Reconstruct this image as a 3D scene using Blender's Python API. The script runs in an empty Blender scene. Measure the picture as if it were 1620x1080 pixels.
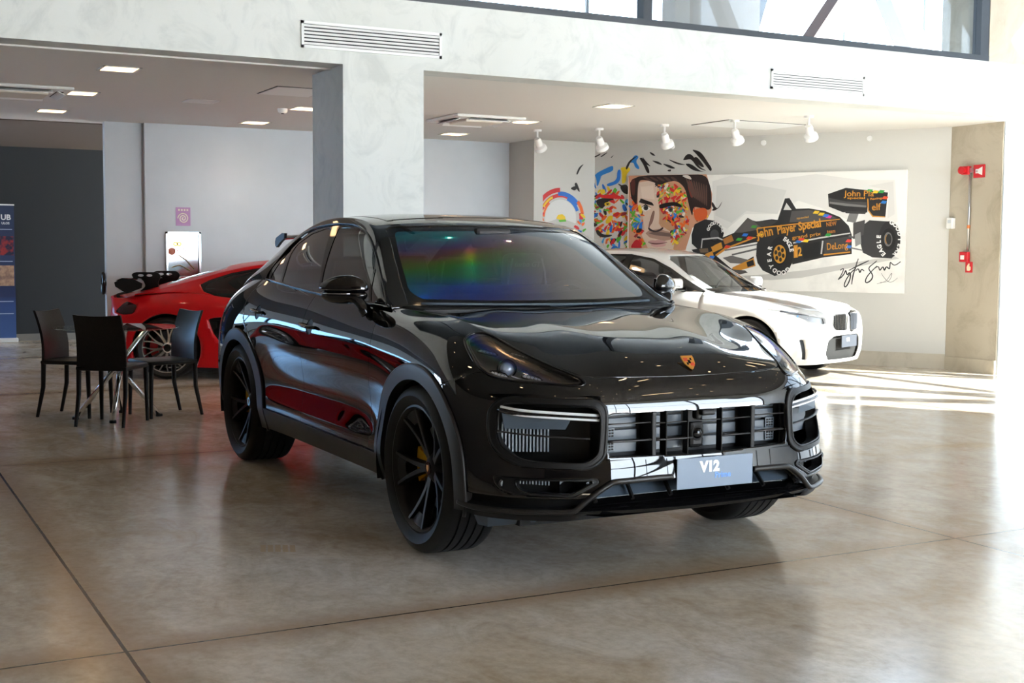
import bpy, bmesh, math, random
import numpy as np
from mathutils import Vector, Matrix, Euler
random.seed(7)
rng = np.random.default_rng(5)
scn = bpy.context.scene
COL = scn.collection
PI = math.pi
A3 = np.array

# ------------------------------------------------------------------ materials
MATS = {}
def srgb(r, g, b):
    def l(c):
        c /= 255.0
        return c/12.92 if c <= .04045 else ((c+.055)/1.055)**2.4
    return (l(r), l(g), l(b), 1)
def pbsdf(name, col=(.5,.5,.5,1), rough=.5, metal=0.0, coat=0.0, spec=.5, trans=0.0, ior=1.5, emit=None, estr=0.0, alpha=1.0, coat_rough=.02, sheen=0.0):
    m = bpy.data.materials.new(name); m.use_nodes = True
    b = m.node_tree.nodes['Principled BSDF']
    if len(col) == 3: col = (*col, 1)
    b.inputs['Base Color'].default_value = col
    b.inputs['Roughness'].default_value = rough
    b.inputs['Metallic'].default_value = metal
    b.inputs['Coat Weight'].default_value = coat
    b.inputs['Coat Roughness'].default_value = coat_rough
    b.inputs['Specular IOR Level'].default_value = spec
    b.inputs['Transmission Weight'].default_value = trans
    b.inputs['IOR'].default_value = ior
    b.inputs['Alpha'].default_value = alpha
    b.inputs['Sheen Weight'].default_value = sheen
    if emit:
        b.inputs['Emission Color'].default_value = (*emit[:3], 1)
        b.inputs['Emission Strength'].default_value = estr
        m.cycles.emission_sampling = 'NONE'
    MATS[name] = m
    return m
def nodes(m): return m.node_tree.nodes, m.node_tree.links, m.node_tree.nodes['Principled BSDF']
def add_noise_color(m, c1, c2, scale=4, detail=6, rough=.6, lo=.35, hi=.65, stretch=(1,1,1), bump=0.0, rmin=None, rmax=None, coord='Object'):
    N, L, b = nodes(m)
    tc = N.new('ShaderNodeTexCoord'); mp = N.new('ShaderNodeMapping'); mp.inputs['Scale'].default_value = stretch
    nz = N.new('ShaderNodeTexNoise'); nz.inputs['Scale'].default_value = scale; nz.inputs['Detail'].default_value = detail; nz.inputs['Roughness'].default_value = rough
    cr = N.new('ShaderNodeValToRGB'); cr.color_ramp.elements[0].position = lo; cr.color_ramp.elements[1].position = hi
    cr.color_ramp.elements[0].color = c1; cr.color_ramp.elements[1].color = c2
    L.new(tc.outputs[coord], mp.inputs[0]); L.new(mp.outputs[0], nz.inputs['Vector']); L.new(nz.outputs['Fac'], cr.inputs[0]); L.new(cr.outputs[0], b.inputs['Base Color'])
    if bump:
        bp = N.new('ShaderNodeBump'); bp.inputs['Strength'].default_value = bump; bp.inputs['Distance'].default_value = .01
        L.new(nz.outputs['Fac'], bp.inputs['Height']); L.new(bp.outputs[0], b.inputs['Normal'])
    if rmin is not None:
        mr = N.new('ShaderNodeMapRange'); mr.inputs['To Min'].default_value = rmin; mr.inputs['To Max'].default_value = rmax
        L.new(nz.outputs['Fac'], mr.inputs[0]); L.new(mr.outputs[0], b.inputs['Roughness'])
    return m
def clear_glass(name, tint, gloss=1.0, refl=(1,1,1,1), ior=1.5):
    """thin pane: tinted see-through with fresnel reflection"""
    m = bpy.data.materials.new(name); m.use_nodes = True
    N, L = m.node_tree.nodes, m.node_tree.links
    N.clear()
    out = N.new('ShaderNodeOutputMaterial'); mix = N.new('ShaderNodeMixShader'); tr = N.new('ShaderNodeBsdfTransparent'); gl = N.new('ShaderNodeBsdfGlossy'); fr = N.new('ShaderNodeFresnel')
    tr.inputs[0].default_value = tint; gl.inputs['Roughness'].default_value = .01; gl.inputs['Color'].default_value = refl; fr.inputs['IOR'].default_value = ior
    ge = N.new('ShaderNodeNewGeometry'); io = N.new('ShaderNodeMapRange'); io.inputs['To Min'].default_value = ior; io.inputs['To Max'].default_value = 1/ior
    L.new(ge.outputs['Backfacing'], io.inputs[0]); L.new(io.outputs[0], fr.inputs['IOR'])
    mu = N.new('ShaderNodeMath'); mu.operation = 'MULTIPLY'; mu.inputs[1].default_value = gloss; mu.use_clamp = True
    L.new(fr.outputs[0], mu.inputs[0]); L.new(mu.outputs[0], mix.inputs[0]); L.new(tr.outputs[0], mix.inputs[1]); L.new(gl.outputs[0], mix.inputs[2]); L.new(mix.outputs[0], out.inputs[0])
    MATS[name] = m
    return m

# ------------------------------------------------------------------ objects
def link(o, parent=None):
    COL.objects.link(o)
    if parent is not None: o.parent = parent
    return o
def thing(name, label, cat, loc=(0,0,0), rz=0.0, group=None):
    o = bpy.data.objects.new(name, None); link(o)
    o.empty_display_size = .1
    o.location = loc; o.rotation_euler = (0,0,rz)
    return tag(o, label, cat, group)
def tag(o, label, cat, group=None, kind=None):
    o['label'] = label; o['category'] = cat
    if group: o['group'] = group
    if kind: o['kind'] = kind
    return o
def struct(o):
    o['kind'] = 'structure'; return o
def sub(name, parent, loc=(0,0,0), rot=(0,0,0)):
    o = bpy.data.objects.new(name, None); link(o, parent); o.empty_display_size = .05
    o.location = loc; o.rotation_euler = rot
    return o
def mesh(name, V, F, mat, parent=None, smooth=False, loc=None, rot=None, fm=None):
    me = bpy.data.meshes.new(name)
    me.from_pydata([tuple(map(float, v)) for v in V], [], [tuple(int(i) for i in f) for f in F])
    mats = mat if isinstance(mat, (list, tuple)) else [mat]
    for m in mats: me.materials.append(m)
    if fm is not None: me.polygons.foreach_set('material_index', np.asarray(fm, dtype=np.int32))
    if smooth:
        me.polygons.foreach_set('use_smooth', np.ones(len(me.polygons), dtype=bool))
        if smooth is not True: me.set_sharp_from_angle(angle=math.radians(smooth))
    me.update()
    o = bpy.data.objects.new(name, me); link(o, parent)
    if loc is not None: o.location = loc
    if rot is not None: o.rotation_euler = rot
    return o
class MB:
    """collects shapes into one mesh"""
    def __init__(s): s.V = []; s.F = []; s.M = []; s.mi = 0
    def add(s, V, F):
        n = len(s.V); s.V += [tuple(map(float, v)) for v in V]; s.F += [tuple(int(i)+n for i in f) for f in F]; s.M += [s.mi]*len(F); return s
    def box(s, c, d, rz=0, bev=0.0, R=None):
        hx, hy, hz = d[0]/2, d[1]/2, d[2]/2
        if bev <= 0:
            V = A3([(x,y,z) for z in (-hz,hz) for y in (-hy,hy) for x in (-hx,hx)], float)
            F = [(0,2,3,1),(4,5,7,6),(0,1,5,4),(2,6,7,3),(0,4,6,2),(1,3,7,5)]
        else:
            bm = bmesh.new(); bmesh.ops.create_cube(bm, size=1)
            for v in bm.verts: v.co = Vector((v.co.x*d[0], v.co.y*d[1], v.co.z*d[2]))
            bmesh.ops.bevel(bm, geom=bm.edges[:], offset=min(bev, min(d)*.49), segments=2, profile=.5, affect='EDGES')
            bm.verts.index_update(); V = A3([v.co[:] for v in bm.verts]); F = [[v.index for v in f.verts] for f in bm.faces]; bm.free()
        if R is not None: V = V @ A3(R).T
        elif rz: 
            cz, sz = math.cos(rz), math.sin(rz); V = V @ A3([[cz,-sz,0],[sz,cz,0],[0,0,1]]).T
        return s.add(V + A3(c, float), F)
    def tube(s, pts, r, n=10, closed=False, cap=True, flat=None):
        """sweep a round (or flattened) profile along points; r may be a list"""
        P = A3(pts, float); m = len(P); rr = np.broadcast_to(np.asarray(r, float), (m,)) 
        V = []; prev = None
        for i in range(m):
            if closed: t = P[(i+1) % m]-P[i-1]
            else: t = P[min(i+1, m-1)]-P[max(i-1, 0)]
            t = t/(np.linalg.norm(t)+1e-12)
            if prev is None:
                a = A3([0,0,1.]) if abs(t[2]) < .9 else A3([1.,0,0])
                u = np.cross(t, a)
            else: u = prev - t*(prev@t)
            u = u/(np.linalg.norm(u)+1e-12); w = np.cross(t, u); prev = u
            for k in range(n):
                a = 2*PI*k/n; V.append(P[i]+rr[i]*(u*math.cos(a)+w*math.sin(a)*(flat or 1)))
        F = []
        for i in range(m if closed else m-1):
            j = (i+1) % m
            for k in range(n): F.append((i*n+k, i*n+(k+1) % n, j*n+(k+1) % n, j*n+k))
        if cap and not closed: F += [tuple(range(n))[::-1], tuple((m-1)*n+k for k in range(n))]
        return s.add(V, F)
    def lathe(s, prof, n=32, axis='z', c=(0,0,0), closed=False, a0=0, a1=2*PI):
        """prof: list of (r, h)"""
        V = []; F = []; full = abs(a1-a0-2*PI) < 1e-6; cnt = n if full else n+1
        for i in range(cnt):
            a = a0+(a1-a0)*i/n; ca, sa = math.cos(a), math.sin(a)
            for (r, h) in prof:
                if axis == 'z': V.append((c[0]+r*ca, c[1]+r*sa, c[2]+h))
                elif axis == 'y': V.append((c[0]+r*ca, c[1]+h, c[2]+r*sa))
                else: V.append((c[0]+h, c[1]+r*ca, c[2]+r*sa))
        m = len(prof)
        for i in range(n):
            j = (i+1) % cnt
            for k in range(m if closed else m-1):
                k2 = (k+1) % m
                F.append((i*m+k, j*m+k, j*m+k2, i*m+k2))
        return s.add(V, F)
    def prism(s, poly, d0, d1, axis='z'):
        """extrude 2-D polygon between d0 and d1 along axis. axis x: (y,z), y: (x,z), z: (x,y)"""
        n = len(poly)
        def p(a, b, h): return {'z':(a,b,h),'y':(a,h,b),'x':(h,a,b)}[axis]
        V = [p(a,b,d0) for a,b in poly]+[p(a,b,d1) for a,b in poly]
        F = [tuple(range(n))[::-1], tuple(range(n,2*n))]+[(i,(i+1)%n,n+(i+1)%n,n+i) for i in range(n)]
        return s.add(V, F)
    def build(s, name, mat, parent=None, smooth=False, loc=None, rot=None):
        return mesh(name, s.V, s.F, mat, parent, smooth, loc, rot, fm=s.M if isinstance(mat, (list, tuple)) else None)
def bx(name, lo, hi, mat, parent=None, bev=0.0):
    b = MB(); lo, hi = A3(lo, float), A3(hi, float); b.box((lo+hi)/2, hi-lo, bev=bev)
    return b.build(name, mat, parent)
def text_mesh(name, body, size, mat, parent, loc, rot, extrude=.0008, align='LEFT', shear=0, spacing=1.0, bold=0.0, sx=1.0):
    cu = bpy.data.curves.new(name, 'FONT'); cu.body = body; cu.size = size; cu.extrude = extrude; cu.align_x = align; cu.shear = shear; cu.space_character = spacing; cu.offset = bold
    cu.resolution_u = 3
    tmp = bpy.data.objects.new(name+'_c', cu); COL.objects.link(tmp)
    dg = bpy.context.evaluated_depsgraph_get(); me = bpy.data.meshes.new_from_object(tmp.evaluated_get(dg))
    bpy.data.objects.remove(tmp); bpy.data.curves.remove(cu)
    if sx != 1.0:
        for v in me.vertices: v.co.x *= sx
    me.materials.clear(); me.materials.append(mat)
    me.name = name
    o = bpy.data.objects.new(name, me); link(o, parent); o.location = loc; o.rotation_euler = rot
    return o
def copy_tree(o, parent=None):
    c = o.copy(); COL.objects.link(c); c.parent = parent
    for ch in list(o.children): copy_tree(ch, c)
    return c

# ------------------------------------------------------------------ smooth surfaces
def bspl_matrix(n, m, crease=()):
    """cubic B-spline evaluation matrix (m samples of n control points, clamped ends by reflection)"""
    T = np.linspace(0, n-1, m); B = np.zeros((m, n))
    for r, t in enumerate(T):
        i = min(int(t), n-2); u = t-i
        w = [(1-u)**3/6, (3*u**3-6*u**2+4)/6, (-3*u**3+3*u**2+3*u+1)/6, u**3/6]
        for k, wk in zip(range(i-1, i+3), w):
            if k < 0: B[r,0] += 2*wk; B[r,1] -= wk
            elif k > n-1: B[r,n-1] += 2*wk; B[r,n-2] -= wk
            else: B[r,k] += wk
    return B
def surf(ctrl, m, n, fit=.8):
    """smooth dense grid (m x n) near-interpolating a control grid [cols][rows][3]"""
    P = A3(ctrl, float); nc, nr = P.shape[:2]
    Bc, Br = bspl_matrix(nc, m), bspl_matrix(nr, n)
    Cc, Cr = bspl_matrix(nc, nc), bspl_matrix(nr, nr)
    Q = P.copy()
    for _ in range(3):
        S = np.einsum('ai,bj,ijk->abk', Cc, Cr, Q); Q = Q+fit*(P-S)
    return np.einsum('ai,bj,ijk->abk', Bc, Br, Q)
def curve(pts, m, fit=.9):
    return surf(A3(pts, float)[:,None,:].repeat(2,1), m, 2, fit)[:,0] if False else _curve(pts, m, fit)
def _curve(pts, m, fit):
    P = A3(pts, float); n = len(P); B = bspl_matrix(n, m); Cn = bspl_matrix(n, n); Q = P.copy()
    for _ in range(4): Q = Q+fit*(P-Cn@Q)
    return B@Q
def inpoly(p, poly):
    x, y = p[:,0], p[:,1]; ins = np.zeros(len(p), bool); n = len(poly)
    for i in range(n):
        x1, y1 = poly[i]; x2, y2 = poly[(i+1) % n]
        if y1 == y2: continue
        c = ((y1 > y) != (y2 > y)) & (x < (x2-x1)*(y-y1)/(y2-y1)+x1); ins ^= c
    return ins
def near_on_poly(p, poly):
    P = A3(poly, float); Q = np.roll(P, -1, 0); d = Q-P
    t = np.clip(((p-P)*d).sum(1)/((d*d).sum(1)+1e-12), 0, 1); c = P+d*t[:,None]
    return c[np.argmin(((c-p)**2).sum(1))]
def smooth_poly(pts, m=80, fit=.9):
    """closed smooth outline through points"""
    P = A3(pts, float); n = len(P); W = np.vstack([P[-3:], P, P[:3]])
    c = _curve(W, (n+5)*40+1, fit)[3*40:(n+3)*40]
    d = np.r_[0, np.cumsum(np.linalg.norm(np.diff(np.vstack([c, c[:1]]), axis=0), axis=1))]
    s = np.linspace(0, d[-1], m, endpoint=False)
    cc = np.vstack([c, c[:1]])
    return np.stack([np.interp(s, d, cc[:,k]) for k in range(cc.shape[1])], 1)
def round_poly(pts, r=.02, k=5):
    """polygon with rounded corners; pts may carry own radius as 3rd value"""
    out = []; n = len(pts)
    for i in range(n):
        p = A3(pts[i][:2], float); a = A3(pts[i-1][:2], float); b = A3(pts[(i+1) % n][:2], float); rr = pts[i][2] if len(pts[i]) > 2 else r
        da, db = a-p, b-p; la, lb = np.linalg.norm(da), np.linalg.norm(db); t = min(rr, la*.48, lb*.48)
        p0, p1 = p+da/la*t, p+db/lb*t
        for j in range(k+1):
            u = j/k; out.append((1-u)**2*p0+2*u*(1-u)*p+u*u*p1)
    return A3(out)
class Skin:
    """a dense grid surface that is cut into panels along outlines"""
    def __init__(s, G, flip=False):
        s.G = G; m, n = G.shape[:2]; s.m, s.n = m, n
        s.V = G.reshape(-1,3).copy()
        du = np.gradient(G, axis=0); dv = np.gradient(G, axis=1)
        s.du, s.dv = du.reshape(-1,3), dv.reshape(-1,3)
        nn = np.cross(s.du, s.dv); nn /= (np.linalg.norm(nn, axis=1)[:,None]+1e-12)
        s.N = -nn if flip else nn
        F = []
        for i in range(m-1):
            for j in range(n-1):
                a = i*n+j; q = (a, a+n, a+n+1, a+1); F.append(q[::-1] if flip else q)
        s.F = np.array(F); s.lab = np.zeros(len(F), int); s.done = np.zeros(len(s.V), bool)
    def centers(s): return s.V[s.F].mean(1)
    def cut(s, chart, poly, lab, only=(0,), where=None, snap=True):
        poly = A3(poly, float)
        c = s.centers(); ins = inpoly(chart(c), poly) & np.isin(s.lab, only)
        if where is not None: ins &= where(c)
        s.lab[ins] = lab
        if snap:
            a = np.zeros(len(s.V), bool); b = a.copy()
            a[s.F[ins].ravel()] = True; b[s.F[~ins & (np.isin(s.lab, only))].ravel()] = True
            idx = np.nonzero(a & b & ~s.done)[0]; s.done |= a & b
            idx = idx[abs(s.V[idx,1]) > 1e-4]
            for i in idx:
                p = s.V[i]; q0 = chart(p[None])[0]; q1 = near_on_poly(q0, poly); d = q1-q0
                if np.linalg.norm(d) > .04: continue
                e = 1e-3
                J = np.stack([(chart((p+s.du[i]*e)[None])[0]-q0)/e, (chart((p+s.dv[i]*e)[None])[0]-q0)/e], 1)
                if abs(np.linalg.det(J)) < 1e-9: continue
                k = np.linalg.solve(J, d); k = np.clip(k, -1.6, 1.6)
                s.V[i] = p+s.du[i]*k[0]+s.dv[i]*k[1]
        return s
    def panel(s, lab, gap=.002, lip=.014, off=0.0, inset_gap_at=None):
        """vertices/faces of one panel, edge pulled in by gap and folded inward by lip"""
        F = s.F[s.lab == lab]
        if not len(F): return [], []
        used = np.unique(F); mp = -np.ones(len(s.V), int); mp[used] = np.arange(len(used))
        V = s.V[used]+s.N[used]*off; Fm = mp[F]; Nn = s.N[used]
        E = {}
        for q in Fm:
            for a, b in zip(q, np.roll(q, -1)):
                k = (min(a,b), max(a,b)); E[k] = E.get(k, []) + [(a,b)]
        be = [v[0] for v in E.values() if len(v) == 1]
        be = [(a,b) for a,b in be if not (abs(V[a][1]) < 2e-4 and abs(V[b][1]) < 2e-4)]
        if gap:
            cen = np.zeros_like(V); cnt = np.zeros(len(V))
            fc = V[Fm].mean(1)
            for j in range(4):
                np.add.at(cen, Fm[:,j], fc); np.add.at(cnt, Fm[:,j], 1)
            bv = np.unique(A3(be).ravel()) if be else np.zeros(0, int); d = cen[bv]/cnt[bv][:,None]-V[bv]; l = np.linalg.norm(d, axis=1)[:,None]+1e-9
            cl = abs(V[:,1]) < 2e-4; V[bv] += d/l*np.minimum(gap, l*.8); V[cl,1] = 0
        V = list(V); Fl = [tuple(q) for q in Fm]
        if lip:
            dup = {}
            for a, b in be:
                for x in (a,b):
                    if x not in dup:
                        dup[x] = (len(V), len(V)+1); V.append(V[x].copy()); V.append(V[x]-Nn[x]*lip)
                Fl.append((dup[b][0], dup[a][0], dup[a][1], dup[b][1]))
        return V, Fl
def mirror(V, F):
    return [(v[0], -v[1], v[2]) for v in V], [tuple(f)[::-1] for f in F]
def both(V, F):
    """panel plus its mirror image in one mesh (weld on the centre line)"""
    V2, F2 = mirror(V, F); n = len(V)
    return list(map(tuple, V))+V2, list(F)+[tuple(i+n for i in f) for f in F2]
def weld(o, d=.0008):
    bm = bmesh.new(); bm.from_mesh(o.data); bmesh.ops.remove_doubles(bm, verts=bm.verts[:], dist=d); bm.to_mesh(o.data); bm.free(); return o
def pair(name, V, F, mat, parent, smooth=40, both_sides=True):
    """right-hand part and its left-hand mirror as two objects"""
    r = [mesh(name, V, F, mat, parent, smooth)]
    if both_sides:
        V2, F2 = mirror(V, F); r.append(mesh(name, V2, F2, mat, parent, smooth))
    return r
def chart_dir(d, up=(0,0,1)):
    """parallel projection along d -> 2-D"""
    d = A3(d, float); d /= np.linalg.norm(d); u = np.cross(up, d); u /= np.linalg.norm(u); w = np.cross(d, u)
    B = np.stack([u, w], 1)
    return lambda P: P@B
XZ = lambda P: P[:, [0,2]]
YZ = lambda P: P[:, [1,2]]
# ------------------------------------------------------------------ black SUV: control grids (x forward from the front axle, y to its left, z up)
def col(rows): return [tuple(map(float, r)) for r in rows]
SK = [
 col([(.945,0,.30),(.955,0,.40),(.945,0,.50),(.925,0,.60),(.908,0,.69),(.903,0,.745),(.887,0,.795),(.865,0,.832),(.838,0,.858)]),
 col([(.94,-.25,.30),(.948,-.25,.40),(.932,-.25,.50),(.914,-.25,.60),(.902,-.25,.69),(.898,-.25,.746),(.88,-.25,.797),(.855,-.25,.836),(.825,-.25,.861)]),
 col([(.915,-.49,.30),(.92,-.49,.40),(.90,-.485,.50),(.893,-.48,.60),(.89,-.48,.69),(.886,-.48,.748),(.865,-.485,.80),(.825,-.50,.842),(.764,-.516,.87)]),
 col([(.835,-.68,.30),(.845,-.69,.40),(.83,-.682,.50),(.82,-.675,.60),(.812,-.67,.69),(.80,-.668,.755),(.762,-.66,.815),(.69,-.637,.872),(.60,-.605,.918)]),
 col([(.72,-.825,.30),(.73,-.83,.40),(.715,-.822,.50),(.70,-.813,.60),(.685,-.807,.69),(.66,-.80,.77),(.60,-.785,.84),(.515,-.745,.92),(.43,-.668,.968)]),
 col([(.595,-.905,.30),(.605,-.912,.40),(.592,-.907,.50),(.578,-.902,.60),(.56,-.897,.70),(.525,-.89,.785),(.45,-.868,.87),(.365,-.81,.962),(.285,-.70,1.022)]),
 col([(.46,-.95,.29),(.465,-.96,.40),(.46,-.96,.50),(.45,-.958,.60),(.43,-.955,.71),(.39,-.948,.81),(.31,-.923,.905),(.22,-.855,1.0),(.14,-.724,1.054)]),
 col([(.25,-.955,.28),(.25,-.968,.40),(.25,-.969,.50),(.25,-.97,.60),(.245,-.969,.71),(.22,-.965,.82),(.16,-.942,.92),(.08,-.872,1.03),(.0,-.742,1.078)]),
 col([(.0,-.955,.28),(.0,-.968,.40),(.0,-.97,.50),(.0,-.971,.60),(.0,-.971,.71),(-.01,-.967,.83),(-.06,-.945,.94),(-.12,-.88,1.05),(-.18,-.765,1.092)]),
 col([(-.25,-.94,.28),(-.25,-.958,.40),(-.25,-.96,.50),(-.25,-.962,.61),(-.25,-.964,.72),(-.255,-.963,.84),(-.29,-.944,.95),(-.33,-.89,1.057),(-.36,-.79,1.101)]),
 col([(-.50,-.91,.28),(-.50,-.948,.40),(-.50,-.945,.50),(-.50,-.939,.61),(-.50,-.953,.73),(-.50,-.959,.86),(-.505,-.944,.957),(-.515,-.90,1.06),(-.52,-.825,1.109)]),
 col([(-.78,-.90,.28),(-.78,-.948,.40),(-.78,-.943,.50),(-.78,-.929,.62),(-.78,-.951,.75),(-.78,-.9565,.885),(-.78,-.945,.968),(-.78,-.908,1.062),(-.78,-.870,1.120)]),
 col([(-1.2,-.90,.28),(-1.2,-.948,.40),(-1.2,-.943,.50),(-1.2,-.928,.62),(-1.2,-.951,.76),(-1.2,-.957,.895),(-1.2,-.946,.975),(-1.2,-.912,1.07),(-1.2,-.875,1.135)]),
 col([(-1.65,-.90,.28),(-1.65,-.948,.40),(-1.65,-.944,.50),(-1.65,-.930,.62),(-1.65,-.953,.765),(-1.65,-.9585,.905),(-1.65,-.948,.985),(-1.65,-.914,1.085),(-1.65,-.874,1.154)]),
 col([(-2.1,-.905,.28),(-2.1,-.952,.40),(-2.1,-.949,.50),(-2.1,-.940,.62),(-2.1,-.958,.77),(-2.1,-.964,.915),(-2.1,-.953,.998),(-2.1,-.916,1.10),(-2.1,-.868,1.177)]),
 col([(-2.48,-.93,.28),(-2.48,-.962,.40),(-2.48,-.963,.50),(-2.48,-.962,.62),(-2.48,-.966,.77),(-2.48,-.972,.91),(-2.48,-.957,1.005),(-2.48,-.915,1.11),(-2.48,-.855,1.197)]),
 col([(-2.895,-.95,.28),(-2.895,-.972,.40),(-2.895,-.977,.50),(-2.895,-.98,.62),(-2.895,-.98,.77),(-2.895,-.972,.90),(-2.895,-.95,1.0),(-2.89,-.90,1.11),(-2.88,-.825,1.198)]),
 col([(-3.3,-.92,.28),(-3.3,-.95,.40),(-3.3,-.957,.50),(-3.3,-.96,.62),(-3.3,-.957,.77),(-3.3,-.943,.90),(-3.29,-.915,1.0),(-3.27,-.86,1.095),(-3.25,-.785,1.168)]),
 col([(-3.60,-.85,.30),(-3.62,-.885,.40),(-3.63,-.895,.50),(-3.63,-.90,.62),(-3.63,-.895,.77),(-3.62,-.88,.90),(-3.60,-.85,.99),(-3.57,-.80,1.07),(-3.54,-.735,1.128)]),
 col([(-3.80,-.70,.30),(-3.83,-.72,.40),(-3.85,-.73,.50),(-3.86,-.735,.62),(-3.86,-.735,.77),(-3.84,-.73,.90),(-3.82,-.715,.98),(-3.79,-.69,1.055),(-3.75,-.655,1.10)]),
 col([(-3.90,-.40,.30),(-3.94,-.40,.40),(-3.965,-.40,.50),(-3.975,-.40,.62),(-3.975,-.40,.77),(-3.955,-.40,.90),(-3.935,-.40,.98),(-3.905,-.40,1.05),(-3.87,-.40,1.10)]),
 col([(-3.92,0,.30),(-3.96,0,.40),(-3.985,0,.50),(-3.995,0,.62),(-3.995,0,.77),(-3.975,0,.90),(-3.955,0,.98),(-3.925,0,1.05),(-3.89,0,1.105)]),
]
def sym_surf(C, m, n, k=3):
    """evaluate a half grid whose first column lies on the centre plane, smooth across it"""
    C = A3(C, float); Mx = C[1:k+1][::-1].copy(); Mx[:,:,1] *= -1
    Mz = C[-k-1:-1][::-1].copy(); Mz[:,:,1] *= -1
    tail = abs(C[-1,:,1]).max() < 1e-6
    full = np.vstack([Mx, C, Mz] if tail else [Mx, C]); nc = len(C)
    Bc = bspl_matrix(len(full), 2); P = full; Cc, Cr = bspl_matrix(len(full), len(full)), bspl_matrix(P.shape[1], P.shape[1])
    Q = P.copy()
    for _ in range(3): Q = Q+.8*(P-np.einsum('ai,bj,ijk->abk', Cc, Cr, Q))
    mm = (len(full)-1)*m+1; B = bspl_matrix(len(full), mm)[k*m:(k+nc-1)*m+1]
    G = np.einsum('ai,bj,ijk->abk', B, bspl_matrix(P.shape[1], n), Q)
    G[0,:,1] = 0
    if tail: G[-1,:,1] = 0
    return G
# greenhouse: belt point, pillar/rail edge point, centre-line point
GH = [((-.535,-.845,1.112),(-.53,-.802,1.112),(-.415,1.100)),
 ((-.70,-.868,1.118),(-.78,-.765,1.25),(-.60,1.235)),
 ((-.90,-.872,1.125),(-1.0,-.712,1.385),(-.80,1.385)),
 ((-1.12,-.874,1.133),(-1.22,-.664,1.500),(-1.02,1.525)),
 ((-1.40,-.875,1.143),(-1.48,-.642,1.555),(-1.38,1.590)),
 ((-1.75,-.873,1.157),(-1.82,-.634,1.580),(-1.78,1.614)),
 ((-2.10,-.868,1.177),(-2.20,-.637,1.562),(-2.20,1.606)),
 ((-2.40,-.859,1.193),(-2.55,-.652,1.492),(-2.60,1.555)),
 ((-2.70,-.842,1.203),(-2.88,-.678,1.388),(-3.00,1.455)),
 ((-3.00,-.815,1.192),(-3.15,-.70,1.290),(-3.38,1.315)),
 ((-3.28,-.780,1.165),(-3.40,-.715,1.200),(-3.68,1.190)),
 ((-3.54,-.735,1.128),(-3.62,-.70,1.125),(-3.89,1.105))]
def mirror_rows(C, k=3, start=True):
    """add mirrored rows beyond the centre line so that the surface is smooth across it"""
    C = A3(C, float)
    M = (C[:,1:k+1][:,::-1] if start else C[:,-k-1:-1][:,::-1]).copy(); M[:,:,1] *= -1
    return np.concatenate([M, C] if start else [C, M], 1)
def half_surf(C, m, per, start=True, k=3):
    C = mirror_rows(C, k, start); n = (C.shape[1]-1)*per+1; G = surf(C, m, n)
    G = G[:,k*per:] if start else G[:,:n-k*per]; G[:,0 if start else -1,1] = 0
    return G
def gh_ctrl():
    out = []
    for b, e, c in GH:
        b, e = A3(b), A3(e); row = []
        for f in (0,.33,.66,.88,1):
            p = b+(e-b)*f; p[1] -= .020*math.sin(PI*min(f,1)); row.append(p)
        for f in (.93,.72,.48,.24,0):
            row.append(A3([c[0]+(e[0]-c[0])*f**2.2, e[1]*f, c[1]+(e[2]-c[1])*f**2.6]))
        out.append(row)
    return out
HD = [((.838,.858),(.764,-.516,.870)),((.79,.906),(.70,-.558,.892)),((.70,.951),(.60,-.605,.918)),((.55,.990),(.43,-.668,.968)),
 ((.36,1.024),(.285,-.70,1.022)),((.12,1.055),(.0,-.742,1.078)),((-.13,1.079),(-.25,-.776,1.097)),((-.40,1.098),(-.52,-.822,1.109))]
def hd_ctrl():
    out = []
    for i, (c, g) in enumerate(HD):
        row = []; k = min(1, i/2.5)
        for f, dz in ((0,0),(.2,0),(.38,.002),(.50,-.002),(.64,-.007),(.82,-.006),(.94,-.001),(1,0)):
            row.append((c[0]+(g[0]-c[0])*f**2, g[1]*f, c[1]+(g[2]-c[1])*f**2.4+dz*k*.9))
        out.append(row)
    return out
SUVR = dict(sk=sym_surf(SK, 20, 130))
# ------------------------------------------------------------------ shared materials
M_black = pbsdf('black_car_paint', (.002,.002,.0024), .015, 0, 0, .5, ior=1.72)
M_gblack = pbsdf('gloss_black_trim', (.004,.004,.0045), .05, 0, 0)
M_mblack = pbsdf('matt_black_plastic', (.008,.008,.0085), .45, spec=.28)
M_clad = pbsdf('grey_black_cladding', (.016,.0145,.014), .38, spec=.4)
M_dark = pbsdf('dark_void', (.003,.003,.003), .8)
M_liner = pbsdf('arch_liner', (.004,.004,.004), .75)
M_tyre = pbsdf('tyre_rubber', (.008,.0083,.0088), .5, spec=.3)
M_rim = pbsdf('satin_black_rim', (.006,.0058,.0058), .38, 0, spec=.3)
M_rimedge = pbsdf('smoked_rim_edge', (.03,.027,.026), .28, .7)
M_disc = pbsdf('brake_disc', (.10,.10,.105), .35, .9)
M_yellow = pbsdf('yellow_caliper', srgb(236,178,10), .35, 0, .5)
M_chrome = pbsdf('chrome', (.82,.83,.85), .06, 1)
M_silver = pbsdf('bright_silver', (.62,.63,.65), .18, 1)
M_alu = pbsdf('brushed_aluminium', (.5,.5,.51), .3, 1)
M_grey = pbsdf('grille_grey', srgb(66,78,90), .45)
M_gold = pbsdf('gold_crest', srgb(200,140,62), .35, .5)
M_bar = pbsdf('light_bar_white', srgb(236,238,240), .2, 0, .6)
M_red_s = pbsdf('signal_red', srgb(200,25,35), .45)
M_white_s = pbsdf('plain_white', srgb(238,238,236), .5)
M_int = pbsdf('interior_black', (.012,.012,.013), .6)
M_seat = pbsdf('seat_leather', (.022,.023,.026), .5)
M_seatgrey = pbsdf('seat_stitch_grey', (.16,.16,.17), .6)
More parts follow.
